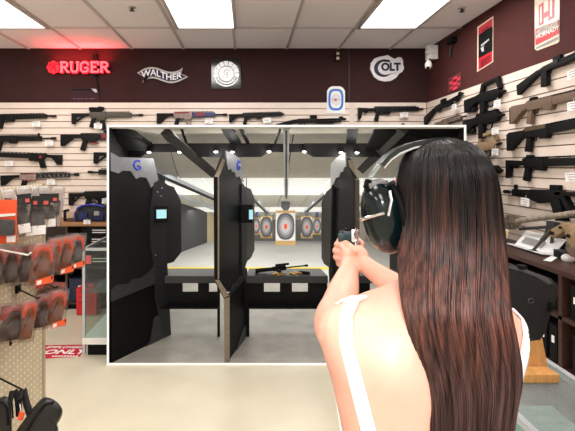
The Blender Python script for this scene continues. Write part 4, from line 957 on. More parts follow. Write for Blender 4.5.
# angled acoustic screen on the far side wall
w = thing('acoustic_screen', 'dark grey angled acoustic screen along the far wall of the range', 'screen', (-1.1, 7.6, 0))
MB().prism([P(172, 256, 7.05), P(206, 243.2, 8.2), P(206, 211.5, 8.2), P(172, 201.5, 7.05)], (.02, .03, 0)).build('panel', mat('screen_grey', (82, 82, 84), .7, var=.08), w)
MB().prism([P(204.5, 243.6, 8.2), P(214.5, 240.6, 8.46), P(214.5, 216, 8.46), P(204.5, 211.5, 8.2)], (.02, .02, 0)).build('pale_post', mat('pale_post', (208, 196, 158), .7, var=.05), w)
# stepped ceiling baffles, each row a set of tiles with gaps
st = [(3.85, 1.90), (4.6, 1.6 - 13 * 4.6 / F), (6.5, 1.6 - 30 * 6.5 / F), (7.8, 1.6 - 42 * 7.8 / F), (8.2, 1.6 - 47 * 8.2 / F), (8.46, 1.6 - 51 * 8.46 / F)]
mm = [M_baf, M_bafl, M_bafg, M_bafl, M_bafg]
for i in range(5):
    (y0, z0), (y1, z1) = st[i], st[i + 1]
    tw = (.62, .5, .45, .4, .4)[i]; off = (-.18, -.02, .1, .02, .1)[i]; m = MB()
    lo, hi = (RX0 + .005, RX1 - .005) if i == 0 else (XA + .01, XB - .01)
    x = lo - (lo % tw) + off - tw
    while x < hi:
        xa, xb = max(lo, x + .006), min(hi, x + tw - .006)
        if xb - xa > .02:
            m.prism([(xa, y0, z0), (xb, y0, z0), (xb, y1 - .01, z1), (xa, y1 - .01, z1)], (0, 0, .02))
        x += tw
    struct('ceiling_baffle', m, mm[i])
    struct('ceiling_baffle_backing', MB().prism([(lo, y0, z0 + .03), (hi, y0, z0 + .03), (hi, y1, z1 + .03), (lo, y1, z1 + .03)], (0, 0, .02)), M_partd)
# white frame round the opening
fr = thing('white_frame', 'thin white rectangular frame around the opening into the shooting range', 'frame', ((RX0 + RX1) / 2, RY, 0))
tk = .016
for a, b in (((RX0, RY - .004, 0), (RX0 + tk, RY, RTOP)), ((RX1 - tk, RY - .004, 0), (RX1, RY, RTOP)), ((RX0 + tk, RY - .004, RTOP - tk), (RX1 - tk, RY, RTOP)), ((RX0 + tk, RY - .004, .001), (RX1 - tk, RY, tk))):
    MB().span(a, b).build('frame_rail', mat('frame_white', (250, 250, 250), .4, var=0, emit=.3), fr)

def onplane(px, py, a, b):
    """pixel ray met with the upright plane through ground points a, b (x, y)"""
    k = (px - VX) / F; (xa, ya), (xb, yb) = a, b; s = (xb - xa) / (yb - ya)
    d = (xa - s * ya) / (k - s)
    return P(px, py, d)
def partition_part(t, name, px, pl, m, off=0.0, th=.012, bev=0.0, parent=None):
    (xa, ya), (xb, yb) = pl; dirv = Vector((xb - xa, yb - ya, 0)).normalized(); nrm = Vector((dirv.y, -dirv.x, 0))
    pts = [onplane(a, b, *pl) for a, b in px]
    mid = sum(pts, Vector()) / len(pts)
    if nrm.dot(Vector((0, 0, 0)) - mid) < 0: nrm = -nrm
    return MB().prism([p + nrm * off for p in pts], -nrm * th, bev).build(name, m, parent or t)
def logo(t, cx, cy, w_, h_, pl, off=.006):
    (xa, ya), (xb, yb) = pl
    dirv = Vector((xb - xa, yb - ya, 0)).normalized(); nrm = Vector((dirv.y, -dirv.x, 0))
    arc = [(cx + w_ * math.cos(R(a)), cy + h_ * math.sin(R(a))) for a in range(-50, -331, -20)]
    pts = [onplane(a, b, *pl) for a, b in arc]
    if nrm.dot(-pts[0]) < 0: nrm = -nrm
    pts = [p + nrm * off for p in pts]
    MB().tube(pts, .007, 6).tube([pts[-1], onplane(cx, cy + h_ * .2, *pl) + nrm * off], .006, 6).build('emblem', M_logo, t)

# partition beside the left bench
PL = ((-1.105, 3.22), (-.772, 3.72))
L_ = thing('booth_partition', 'wide black booth partition with steel top plate against the frame side nearest the glass case', 'partition', (-.95, 3.5, 0), group='range booth partitions')
partition_part(L_, 'wall_panel', [(110.5, 170), (165, 176), (165, 268), (158, 283), (110.5, 302)], PL, M_part, 0, .03)
partition_part(L_, 'top_plate', [(110.3, 152.5), (118, 157), (152.5, 158.5), (157.5, 180), (150.5, 187.5), (146, 178), (140, 177), (135.5, 178.8), (130, 171), (122, 170.5), (117.5, 173.5), (110.3, 171)], PL, M_plate, .012, .014)
partition_part(L_, 'knee_plate', [(110.5, 290), (116.5, 284.5), (128, 284), (133, 279), (141, 278), (147, 273.8), (154.5, 266), (155.5, 283), (110.5, 301.5)], PL, mat('plate_dark', (66, 67, 71), .4, var=.1, metal=.4), .012, .014)
partition_part(L_, 'lower_panel', [(111.5, 301), (165, 281), (165, 336.5), (137.5, 362.5), (111.5, 363)], PL, M_partd, 0, .03)
partition_part(L_, 'foot_bracket', [(153.5, 318), (161, 313), (166, 336.5), (138, 362.5), (131, 362.5), (150, 341)], PL, mat('plate_dark', (66, 67, 71), .4, var=.1, metal=.4), .012, .014)
partition_part(L_, 'spine', [(152.8, 183), (158, 180), (166, 184), (166, 262), (170, 336), (163, 338), (155, 300), (153, 262), (149.5, 240), (149.5, 212)], PL, M_dark, .016, .02)
PL2 = ((-.80, 3.66), (-.66, 3.92))
partition_part(L_, 'rear_panel', [(158, 181.5), (174, 187), (181, 201), (181.5, 252), (173.5, 262), (160, 266)], PL2, M_part, 0, .02)
MB().box(P(161.5, 214, 3.62), (.12, .05, .15), Euler((0, 0, R(12))), bev=.006).build('screen_housing', M_blackink, L_)
MB().box(P(161.5, 214, 3.585), (.088, .004, .078), Euler((0, 0, R(12)))).build('screen', M_screen, L_)
m = MB()
for a, b in ((157.5, 192), (161, 196), (162, 188), (154.5, 250), (155.5, 255)): m.ell(P(a, b, 3.6), (.008, .008, .008), u=8, v=6)
m.build('bolts', M_steel, L_)
logo(L_, 136.5, 165, 3.6, 4.6, PL, .016)
# middle partition
PM = ((-.2440, 3.225), (-.005, 3.79))
M1 = thing('booth_partition', 'black booth partition between the two benches, with jagged steel top plate', 'partition', (-.12, 3.5, 0), group='range booth partitions')
partition_part(M1, 'wall_panel', [(218.5, 176), (225, 157), (246, 188), (247, 200), (247, 262), (242, 276), (236, 287), (229, 292), (219, 282)], PM, M_part, 0, .045)
partition_part(M1, 'top_plate', [(225, 150.8), (231, 153), (239, 158.5), (243, 182), (240.5, 180.5), (238.5, 176), (235.5, 177.3), (234, 172), (231.5, 172.3), (230.3, 168.8), (227.8, 170), (226, 163)], PM, M_plate, .010, .012)
MB().prism([P(213.6, 177, 3.225), P(219.3, 177, 3.225), P(219.3, 276, 3.225), P(222.5, 286, 3.23), P(229.5, 297, 3.235), P(224, 299, 3.235), P(218, 288, 3.23), P(214.6, 281, 3.225)], (.0, .02, 0)).build('front_edge', M_blackink, M1)
MB().prism([P(217.6, 177, 3.222), P(219.3, 177, 3.222), P(219.3, 278, 3.222), P(217.6, 280, 3.222)], (0, .004, 0)).prism([P(215, 280, 3.222), P(219.3, 280, 3.222), P(229, 295.5, 3.23), P(224, 298, 3.23)], (0, .004, 0)).build('edge_strip', M_edge, M1)
MB().prism([P(214, 177, 3.225), P(219, 177, 3.225), P(225.5, 160, 3.32), P(222.5, 158.5, 3.32)], (0, .01, 0)).build('bevel_edge', M_edge, M1)
PM2 = ((-.165, 3.24), (-.003, 3.79))
partition_part(M1, 'lower_panel', [(229.5, 296), (240, 285), (246.3, 276), (247, 334), (243, 346), (229.3, 364)], PM2, M_partd, 0, .03)
MB().prism([P(223.8, 297, 3.235), P(229.6, 296, 3.235), P(229.6, 364.5, 3.235), P(224.6, 364.5, 3.235)], (0, .02, 0)).build('lower_edge', M_edge, M1)
partition_part(M1, 'foot_bracket', [(236, 350), (244.5, 325), (247.4, 333), (241, 352), (233, 362)], PM2, mat('plate_dark', (66, 67, 71), .4, var=.1, metal=.4), .010, .012)
partition_part(M1, 'knee_plate', [(229.5, 292), (233, 284), (237, 283), (240, 276.5), (243, 275), (246, 268), (246.6, 276), (240, 286), (229.5, 297)], PM, M_dark, .012, .012)
partition_part(M1, 'spine', [(240.5, 184), (243.5, 186), (243.5, 262), (248, 300), (248, 334), (245, 330), (243, 290), (240.5, 262)], PM, M_dark, .014, .012)
PM3 = ((-.02, 3.80), (.062, 4.05))
partition_part(M1, 'rear_panel', [(246, 187), (251, 189), (254.5, 199), (254.5, 250), (251, 258), (246.5, 262)], PM3, M_part, 0, .02)
MB().box(P(246.8, 213.5, 3.62), (.105, .05, .165), bev=.006).build('screen_housing', M_blackink, M1)
MB().box(P(251, 214.5, 3.592), (.036, .004, .085)).build('screen', M_screen, M1)
logo(M1, 237.5, 165.5, 1.6, 4.2, PM, .014)
# right partition (seen from its other face)
PR = ((.853, 3.26), (.668, 3.85))
R1 = thing('booth_partition', 'black booth partition next to the shooter, with tall steel top plate and brown edge', 'partition', (.76, 3.5, 0), group='range booth partitions')
partition_part(R1, 'wall_panel', [(332, 184), (336, 178), (346, 158), (353, 178), (353, 300), (333, 290), (331, 276), (329, 262)], PR, M_part, 0, .045)
partition_part(R1, 'top_plate', [(345.8, 152.5), (346.8, 166), (344.5, 168), (343.8, 171.5), (341, 172.4), (339.5, 177), (336.5, 178), (334.5, 184), (331.5, 186.5), (331.5, 164.5), (337, 158)], PR, mat('plate_light', (178, 180, 182), .35, var=.08, metal=.4), .010, .012)
partition_part(R1, 'spine', [(331.6, 188), (333.5, 186), (333.5, 270), (331, 284), (330, 272)], PR, M_dark, .014, .012)
partition_part(R1, 'lower_panel', [(333, 286), (352, 300), (352, 364), (335, 344), (334, 330)], PR, M_partd, 0, .03)
MB().prism([P(352.8, 180, 3.262), P(359.6, 180, 3.262), P(359.6, 330, 3.262), P(352.8, 330, 3.262)], (0, .02, 0)).build('front_edge', mat('edge_brown', (84, 74, 68), .4, var=.15, metal=.4), R1)
MB().prism([P(352.8, 180, 3.26), P(359.6, 180, 3.26), P(352, 160, 3.34), P(347.6, 160, 3.34)], (0, .01, 0)).build('bevel_edge', M_edge, R1)
PR2 = ((.67, 3.86), (.632, 4.05))
partition_part(R1, 'rear_panel', [(332, 187), (326, 192), (321.5, 202), (321.5, 258), (324, 264), (330, 268)], PR2, M_part, 0, .02)
MB().box(P(330, 215, 3.84), (.035, .03, .17), bev=.004).build('screen_housing', M_dark, R1)
# shooting benches
def bench(x0, x1, label, wins, full=True):
    t = thing('shooting_bench', label, 'bench', ((x0 + x1) / 2, 3.8, 0), group='shooting benches')
    yf, yb = 3.70, 3.97; zt = CZ - 111 * 3.70 / F
    MB().prism([(x0, yf, zt), (x1, yf, zt), (x1 - .02, yb, zt), (x0 + .02, yb, zt)], (0, 0, -.012)).build('bench_top', mat('bench_dark', (26, 27, 29), .4, var=.15), t)
    MB().span((x0, yf - .004, zt - .065), (x1, yf + .02, zt)).build('front_apron', mat('apron_dark', (44, 45, 49), .45, var=.1), t)
    z1, z0 = CZ - 119 * 3.75 / F, CZ - 138.5 * 3.75 / F; yy = 3.74
    m = MB()
    wz1, wz0 = CZ - 119 * yy / F, CZ - 127 * yy / F
    xs = [x0 + .02] + [v for w_ in wins for v in ((w_[0] - VX) / F * yy, (w_[1] - VX) / F * yy)] + [x1 - .02]
    m.span((x0 + .02, yy, z0), (x1 - .02, yy + .015, wz0))
    for i in range(0, len(xs), 2): m.span((xs[i], yy, wz0), (xs[i + 1], yy + .015, zt - .06))
    m.build('modesty_panel', M_partd, t)
    MB().span((x0 + .01, yy - .10, z0 - .012), (x1 - .01, yy + .02, z0)).build('lower_shelf', M_blackink, t)
    for x in (x0 + .012, x1 - .012): MB().span((x - .012, yy - .02, 0), (x + .012, yy + .01, zt - .06)).build('bracket', M_partd, t)
    return zt
zt = bench(-.855, -.262, 'black shooting bench in the first lane by the glass case side', [(182.5, 198), (209, 224)])
bench(-.012, .738, 'black shooting bench in the middle lane with a black rifle on it', [(264, 280), (292, 308)])
bench(.93, 1.72, 'black shooting bench seen under the shooter\'s outstretched arms', [(370, 384), (392, 404)])
# things on the middle bench
Mz = Matrix.Translation(Vector((0, 0, 0)))
t = thing('rifle', 'long black rifle lying across the middle shooting bench', 'rifle', (.3, 3.8, zt))
a = Vector((.085, 3.80, zt + .024)); b = Vector((.55, 3.86, zt + .055)); 
MB().cyl(a + (b - a) * .55, b, .007, 10).cyl(b, b + (b - a) * .06, .011, 10).build('barrel', M_blackink, t)
dv = (b - a)
MB().tube([a + dv * .02, a + dv * .3, a + dv * .42], [.020, .017, .014], 10).box(a + dv * .0 + Vector((0, -.005, -.004)), (.03, .03, .04), bev=.004).build('stock', M_blackink, t)
MB().box(a + dv * .46, (.13, .03, .04), Euler((0, R(-4), R(8))), bev=.005).box(a + dv * .44 + Vector((0, -.04, -.012)), (.03, .07, .02), Euler((0, 0, R(20))), bev=.004).build('receiver', M_blackink, t)
MB().cyl(a + dv * .38 + Vector((0, 0, .032)), a + dv * .66 + Vector((0, 0, .034)), .011, 10).build('optic', M_blackink, t)
t = thing('rifle_magazine', 'black magazine lying at the end of the middle shooting bench', 'magazine', (.5, 3.78, zt))
MB().box((.535, 3.775, zt + .012), (.10, .03, .022), Euler((0, 0, R(-24))), bev=.004).build('body', M_blackink, t)
MB().box((.50, 3.79, zt + .012), (.02, .034, .024), Euler((0, 0, R(-24))), bev=.003).build('base_plate', M_dark, t)
M_brass = mat('brass', (190, 150, 62), .3, metal=.6, var=.2)
spots = [(274, 274.0), (278.5, 275), (282.5, 274.6), (291.5, 273), (296.5, 272.5), (300.5, 273.4), (302.5, 272.6), (277, 273.4), (294, 274), (283, 272.8)]
names = ['at the stock end', 'second from the stock end', 'third from the stock end', 'under the receiver', 'under the barrel start', 'by the magazine tip', 'touching the magazine', 'close behind the stock-end pile', 'in front of the barrel', 'behind the stock-end pile']
for (px, py), n_ in zip(spots, names):
    p = PZ(px, py, zt + .008); a_ = random.uniform(-40, 40)
    t = thing('brass_cartridge', 'brass cartridge on the middle bench, ' + n_, 'cartridge', p - Vector((0, 0, .008)), Euler((0, 0, R(a_))), 'brass cartridges on the bench')
    MB().cyl((-.018, 0, .007), (.010, 0, .007), .0075, 10).build('case', M_brass, t, world=False)
    MB().tube([(.010, 0, .007), (.018, 0, .007), (.024, 0, .007)], [.0065, .005, .001], 10).build('bullet', mat('copper', (170, 104, 64), .3, metal=.7), t, world=False)
# yellow firing line
yl = tag(MB().span((XA + .02, 6.11, .005), (XB - .02, 6.23, .008)).build('floor_line', M_yellow), 'yellow line painted across the range floor beyond the benches', 'floor line')
# header beam with hoods and downlights
DH = 3.76
hb = thing('header_beam', 'black header beam across the booths with clipped-corner hoods', 'beam', (.3, DH, 1.7))
def Zd(py, d=DH): return CZ - (py - VY) * d / F
def Xd(px, d=DH): return (px - VX) * d / F
xl, xr = RX0 + .004, RX1 - .004
MB().span((xl, DH, Zd(152)), (xr, DH + .05, Zd(143.6))).build('crossbar', M_partd, hb)
for a, b in ((88, 148.5), (179.5, 269.5), (304, 396)):
    pts = [(max(a, 90), 143.2), (b, 143.2), (b, 151.5), (b - 8, 157), (a + 10, 157), (max(a, 90), 151.5)]
    MB().prism([P(max(x, VX + xl / (DH - .03) * F), y, DH - .03) for x, y in pts], (0, .03, 0)).build('hood', M_partd, hb)
def bar(a, b, w_=.03, h_=.02, name='beam_strut'):
    a, b = Vector(a), Vector(b); dv = b - a; L = dv.length
    q = dv.to_track_quat('Y', 'Z')
    return MB().box((a + b) / 2, (w_, L, h_), q.to_euler()).build(name, M_partd, hb)
for (p0, p1, wd) in (((110, 131), (146, 143.5), .14), ((226, 127), (236, 143), .10), ((240, 127), (248, 143), .03), ((186.5, 143), (181, 127), .02), ((347, 143), (358, 127), .02), ((353, 127), (351, 143), .09), ((275, 143.5), (280, 130), .015)):
    bar(P(p0[0], p0[1], 3.3 if p0[1] < 140 else DH - .02), P(p1[0], p1[1], 3.3 if p1[1] < 140 else DH - .02), wd)
MB().prism([P(110, 127, 3.3), P(128, 127, 3.3), P(150, 143, DH - .04), P(150, 151, DH - .04), P(110, 151, 3.5)], (0, .02, .01)).build('hood_roof', M_partd, hb)
MB().prism([P(376, 127, 3.3), P(466, 127, 3.3), P(466, 152, 3.5), P(366, 150, DH - .04)], (0, .02, .01)).build('hood_roof', M_partd, hb)
for i, (px, py) in enumerate(((111, 152.3), (149, 152.3), (179.5, 152), (215.8, 151.8), (232.2, 152), (269, 151.7), (304.2, 151.7), (341, 152.6), (357, 152.8))):
    t = thing('downlight', 'small lit downlight under the header beam, ' + ['above the frame side edge', 'over the first partition plate', 'at the hood corner over the first lane', 'just before the middle partition', 'just past the middle partition', 'at the hood corner by the centre rail', 'at the hood corner beyond the centre rail', 'just before the partition by the shooter', 'just past the partition by the shooter'][i], 'light', P(px, py, DH - .06), group='downlights under the header beam')
    MB().ell((0, 0, 0), (.019, .019, .011), u=12, v=8).build('lens', mat('downlight_glow', (255, 252, 240), .4, var=0, emit=6), t, world=False)
    MB().cyl((0, 0, .006), (0, 0, .02), .022, 14).build('housing', M_blackink, t, world=False)
# diagonal ducts behind the beam
def duct(p0, d0, p1, d1, label, r=.055):
    t = thing('ceiling_duct', label, 'duct', P(*p0, d0))
    a, b = P(*p0, d0), P(*p1, d1)
    MB().tube([a, b], r, 4).build('duct_body', mat('duct_dark', (44, 42, 40), .6, var=.1), t)
duct((166, 133), 3.32, (213, 173), 4.15, 'dark diagonal duct under the range ceiling above the first lane')
duct((404, 128.5), 3.3, (362, 169), 4.2, 'dark diagonal duct under the range ceiling above the shooter\'s lane')
# target rails
def rail(p0, d0, p1, d1, label, w0=.03, twin=False):
    t = thing('target_rail', label, 'target rail', P(*p1, d1), group='target carrier rails')
    a, b = P(*p0, d0), P(*p1, d1); dv = b - a; q = dv.to_track_quat('Y', 'Z').to_euler()
    MB().box((a + b) / 2, (w0, dv.length, w0 * .55), q).build('rail', M_alu, t)
    MB().box((a + b) / 2 + Vector((0, 0, -w0 * .4)), (w0 * .35, dv.length, w0 * .3), q).build('track_slot', M_dark, t)
    if twin:
        o = Vector((-.01, 0, -w0 * 2.1)); MB().box((a + b) / 2 + o, (w0 * .5, dv.length, w0 * .4), q).build('lower_rail', M_alu, t)
    return t
rail((286.3, 129), 3.26, (286.2, 197), 5.6, 'aluminium target rail running down the centre lane', .05)
rail((150, 169), 4.0, (214, 197.5), 5.6, 'twin aluminium target rail over the first lane', .075, True)
rail((246, 191), 4.7, (267, 212), 7.0, 'aluminium target rail from the middle partition to the left-centre target', .06)
rail((326, 193), 4.7, (306, 211), 7.0, 'aluminium target rail from the shooter\'s partition to the right-centre target', .06)
rail((398, 190), 4.5, (359, 203), 6.2, 'twin aluminium target rail behind the ear cup', .06, True)
# targets
def ring_mat():
    m = bpy.data.materials.new('target_rings'); m.use_nodes = True; nt = m.node_tree; b = nt.nodes['Principled BSDF']
    tc = nt.nodes.new('ShaderNodeTexCoord'); sx = nt.nodes.new('ShaderNodeSeparateXYZ'); cb = nt.nodes.new('ShaderNodeCombineXYZ')
    sb = nt.nodes.new('ShaderNodeVectorMath'); sb.operation = 'SUBTRACT'; sb.inputs[1].default_value = (.5, 0, .5); ln = nt.nodes.new('ShaderNodeVectorMath'); ln.operation = 'LENGTH'
    ml = nt.nodes.new('ShaderNodeMath'); ml.operation = 'MULTIPLY'; ml.inputs[1].default_value = 2.0
    rp = nt.nodes.new('ShaderNodeValToRGB'); rp.color_ramp.interpolation = 'CONSTANT'
    stops = [(0, (226, 88, 50)), (.2, (206, 204, 206)), (.32, (176, 174, 178)), (.36, (198, 196, 200)), (.5, (150, 149, 154)), (.53, (168, 167, 172)), (.68, (108, 108, 114)), (.72, (128, 128, 134)), (.86, (78, 78, 84)), (.9, (96, 96, 102))]
    rp.color_ramp.elements[0].position = 0; rp.color_ramp.elements[0].color = rgb(*stops[0][1]); rp.color_ramp.elements[1].position = stops[-1][0]; rp.color_ramp.elements[1].color = rgb(*stops[-1][1])
    for p_, c_ in stops[1:-1]:
        e = rp.color_ramp.elements.new(p_); e.color = rgb(*c_)
    L = nt.links.new
    L(tc.outputs['Generated'], sb.inputs[0]); L(sb.outputs[0], sx.inputs[0]); L(sx.outputs['X'], cb.inputs['X']); L(sx.outputs['Z'], cb.inputs['Z']); L(cb.outputs[0], ln.inputs[0]); L(ln.outputs['Value'], ml.inputs[0]); L(ml.outputs[0], rp.inputs['Fac']); L(rp.outputs['Color'], b.inputs['Base Color']); b.inputs['Roughness'].default_value = .8
    return m
M_rings = ring_mat(); M_card = mat('cardboard', (202, 166, 108), .8, var=.08)
def target(px0, px1, py0, py1, cx, cy, rx, ry, d, label, railtop):
    t = thing('paper_target', label, 'paper target', P((px0 + px1) / 2, py1, d), group='range targets')
    MB().span(tuple(P(px0, py1, d)), (P(px1, 0, d).x, d + .006, P(0, py0, d).z)).build('cardboard_backer', M_card, t)
    hh = (py1 - py0)
    MB().span(tuple(P(px0 + .3, py1 - hh * .13, d - .006)), (P(px1 - .3, 0, d).x, d - .002, P(0, py0 + hh * .07, d).z)).build('white_sheet', M_paperw, t)
    pts = []
    for k in range(40):
        a = 2 * math.pi * k / 40; c_, s_ = math.cos(a), math.sin(a); e = .8
        pts.append(P(cx + rx * math.copysign(abs(c_) ** e, c_), cy + ry * math.copysign(abs(s_) ** e, s_), d - .010))
    MB().prism(pts, (0, .003, 0)).build('ring_print', M_rings, t)
    MB().prism([P(a, b, d - .014) for a, b in ((cx - rx * .13, cy - ry * .2), (cx + rx * .13, cy - ry * .2), (cx + rx * .15, cy), (cx + rx * .12, cy + ry * .2), (cx - rx * .12, cy + ry * .2), (cx - rx * .15, cy))], (0, .003, 0)).build('red_centre', mat('target_red', (232, 84, 40), .6, emit=.15), t)
    w_ = (px1 - px0)
    MB().prism([P(cx - w_ * .22, py0 - 8.5 * w_ / 20, d), P(cx + w_ * .22, py0 - 8.5 * w_ / 20, d), P(cx + w_ * .22, py0 - 3 * w_ / 20, d), P(cx + w_ * .1, py0, d), P(cx - w_ * .1, py0, d), P(cx - w_ * .22, py0 - 3 * w_ / 20, d)], (0, .04, 0)).build('carrier', mat('carrier_grey', (96, 98, 104), .5), t)
target(275.5, 295.5, 210.5, 245.2, 285.6, 226.4, 8.9, 13.4, 7.1, 'largest ringed paper target, in the middle lane', None)
target(260.5, 272.2, 216, 238.2, 266.3, 227.0, 5.9, 10.2, 7.6, 'ringed paper target just left of the largest one', None)
target(301, 312.6, 216, 238.2, 306.8, 227.0, 5.9, 10.2, 7.6, 'ringed paper target just right of the largest one', None)
target(252, 260.5, 218, 234.6, 256.2, 226, 3.9, 7.4, 8.0, 'small ringed paper target farthest left, beside the lit screen', None)
target(312.8, 321, 218, 234.6, 317, 226, 3.9, 7.4, 8.0, 'small ringed paper target farthest right, beside the shooter\'s partition', None)
# far wall strip lights and dark backstop between targets
bs = tag(MB().span((Xd(250, 8.42), 8.40, .005), (Xd(326, 8.42), 8.44, Zd(220, 8.42))).build('backstop', mat('backstop', (116, 118, 118), .8, var=.2, scale=8)), 'grey rubber backstop behind the row of ringed targets', 'backstop')
m = MB()
for a in range(252, 326, 9): m.box(P(a, 213.6, 8.35), (.11, .02, .03))
tag(m.build('strip_light', mat('strip_glow', (244, 246, 248), .5, var=0, emit=1.2)), 'white strip light row above the far targets', 'light')
for i, (px, py) in enumerate(((257, 213.2), (317, 213.2))):
    t = thing('target_clip', ('blue target clip above the small far-left ringed target', 'blue target clip above the small far-right ringed target')[i], 'clip', P(px, py, 7.9))
    MB().box((0, 0, 0), (.045, .02, .05), bev=.006).build('body', mat('clip_blue', (50, 90, 190), .4), t, world=False)
    MB().cyl((0, -.012, .01), (0, -.016, .01), .012, 10).build('knob', M_dark, t, world=False)

# added fill area lights inside the range, no fixtures modelled for them
def area(name, loc, sx, sy, e, col=(1, .98, .96), rot=(0, 0, 0)):
    l = bpy.data.lights.new(name, 'AREA'); l.shape = 'RECTANGLE'; l.size = sx; l.size_y = sy; l.energy = e; l.color = col
    o = bpy.data.objects.new(name, l); COL.objects.link(o); o.location = loc; o.rotation_euler = rot
area('range_fill', (.35, 5.75, 1.10), 3.2, .25, 19)
area('range_fill', (.35, 6.6, .95), 3.2, .2, 10)
area('range_fill', (.35, 7.6, .74), 3.0, .2, 7)
area('booth_fill', (.3, 4.25, 1.5), 2.2, .2, 15)
area('booth_fill', (.3, 3.5, 1.88), 2.4, .15, 8)  # unseen fill, added to brighten the near range floor

for i, (px, py) in enumerate(((112, 152.3), (149, 152.3), (179.5, 152), (215.8, 151.8), (232.2, 152), (269, 151.7), (304.2, 151.7), (341, 152.6), (357, 152.8))):
    l = bpy.data.lights.new('downlight_lamp', 'POINT'); l.energy = 1.1; l.shadow_soft_size = .02; l.color = (1, .97, .92)
    o = bpy.data.objects.new('downlight_lamp', l); COL.objects.link(o); o.location = P(px, py, DH - .09) + Vector((.0 if i else .05, -.03, -.03))

# ------------------------------------------------------------------ the woman
def skin_mat():
    return mat('skin', (220, 161, 140), .5, var=.05, scale=18)
def cr(pts, z):                       # smooth interpolation of rows keyed by their first value (descending)
    n = len(pts)
    for i in range(n - 1):
        if pts[i][0] >= z >= pts[i + 1][0]:
            t = (pts[i][0] - z) / (pts[i][0] - pts[i + 1][0]); p0, p1, p2, p3 = pts[max(i - 1, 0)], pts[i], pts[i + 1], pts[min(i + 2, n - 1)]
            o = []
            for k in range(1, len(p1)):
                m1 = (p2[k] - p0[k]) / max(1e-6, (p0[0] - p2[0])) * (p1[0] - p2[0]); m2 = (p3[k] - p1[k]) / max(1e-6, (p1[0] - p3[0])) * (p1[0] - p2[0])
                o.append((2 * t ** 3 - 3 * t * t + 1) * p1[k] + (t ** 3 - 2 * t * t + t) * m1 + (-2 * t ** 3 + 3 * t * t) * p2[k] + (t ** 3 - t * t) * m2)
            return o
    return list(pts[0][1:] if z > pts[0][0] else pts[-1][1:])
KD = .68
# z, centre x, half width, centre y, half depth
TOR = [(1.430, .328, .046, .700, .050), (1.400, .326, .052, .695, .054), (1.378, .316, .085, .690, .066), (1.362, .306, .125, .686, .078), (1.345, .301, .152, .684, .088), (1.320, .292, .164, .684, .097), (1.285, .290, .163, .686, .105), (1.235, .292, .150, .690, .108), (1.194, .293, .141, .692, .104), (1.148, .293, .131, .692, .098), (1.080, .296, .126, .692, .096), (1.000, .302, .150, .690, .108), (.920, .304, .172, .688, .120), (.850, .304, .178, .688, .118), (.800, .304, .165, .690, .105)]
def tor_pt(th, z, off=0.0):
    cx, a, cy, b = cr(TOR, z); e = 2 / 2.35
    c, s = math.cos(th), math.sin(th)
    x = (a + off) * math.copysign(abs(c) ** e, c); y = (b + off) * math.copysign(abs(s) ** e, s)
    # shallow furrow along the spine and shoulder-blade relief on the back
    if s < 0 and 1.12 < z < 1.36:
        k = min(1, (z - 1.12) / .06, (1.36 - z) / .05)
        y += .010 * k * math.exp(-(x / .022) ** 2) - .007 * k * math.exp(-((abs(x) - .075) / .035) ** 2) * math.exp(-((z - 1.29) / .05) ** 2)
    return Vector((cx + x, cy + y, z))
def limb(mb, pts, seg=16):
    """pts: (x, y, z, r) joints; smooth tapered limb"""
    path, rad = [], []
    n = len(pts)
    for i in range(n - 1):
        p0, p1, p2, p3 = [Vector(pts[max(0, min(n - 1, j))]).to_4d() if False else pts[max(0, min(n - 1, j))] for j in (i - 1, i, i + 1, i + 2)]
        for k in range(6):
            t = k / 6; o = []
            for c in range(4):
                o.append(.5 * (2 * p1[c] + (p2[c] - p0[c]) * t + (2 * p0[c] - 5 * p1[c] + 4 * p2[c] - p3[c]) * t * t + (3 * p1[c] - p0[c] - 3 * p2[c] + p3[c]) * t ** 3))
            path.append(o[:3]); rad.append(o[3])
    path.append(pts[-1][:3]); rad.append(pts[-1][3])
    mb.tube(path, rad, seg)
    for p in (pts[0], pts[-1]): mb.ell(p[:3], (p[3],) * 3, u=14, v=10)
FX, FY = .304, .69
b = MB()
zs = [1.43 - i * (1.43 - .80) / 60 for i in range(61)]
b.loft([[tor_pt(2 * math.pi * k / 48, z) for k in range(48)] for z in zs])
# neck and head
limb(b, [(.322, .695, 1.36, .058), (.328, .700, 1.42, .048), (.333, .705, 1.47, .048)])
HC = Vector((.335, .700, 1.545)); HR = Euler((0, 0, R(8)))
b.ell(HC, (.070, .088, .092), HR, 28, 20)
hv = lambda x, y, z: HC + HR.to_matrix() @ Vector((x, y, z))
b.ell(hv(0, .030, -.045), (.054, .058, .062), HR)                       # jaw
b.ell(hv(0, .066, -.088), (.022, .020, .018), HR)                       # chin
b.tube([hv(0, .082, .018), hv(0, .100, -.012), hv(0, .104, -.026)], [.008, .010, .013], 12)
b.ell(hv(0, .094, -.028), (.017, .012, .009), HR)
b.ell(hv(0, .086, -.052), (.021, .010, .007), HR); b.ell(hv(0, .084, -.061), (.018, .010, .007), HR)   # lips
b.ell(hv(0, .078, .026), (.045, .012, .010), HR)                        # brow
for s in (-1, 1):
    b.ell(hv(s * .072, .005, -.008), (.008, .016, .028), HR)            # ears
    b.ell(hv(s * .034, .064, -.022), (.020, .020, .018), HR)            # cheeks
# arms
SHL = (.158, .695, 1.318, .052); SHR = (.446, .695, 1.318, .050)
limb(b, [(.190, .69, 1.318, .050), (.1660, .695, 1.310, .046), (.172, .78, 1.296, .043), (.198, .875, 1.288, .039), (.2150, .925, 1.293, .037), (.232, .965, 1.303, .035), (.262, 1.035, 1.334, .023), (.266, 1.06, 1.342, .022)])
limb(b, [(.408, .69, 1.318, .050), (.430, .70, 1.312, .045), (.430, .77, 1.292, .043), (.412, .845, 1.279, .039), (.392, .885, 1.283, .036), (.364, .93, 1.302, .034), (.315, 1.00, 1.334, .024), (.302, 1.025, 1.343, .023)])
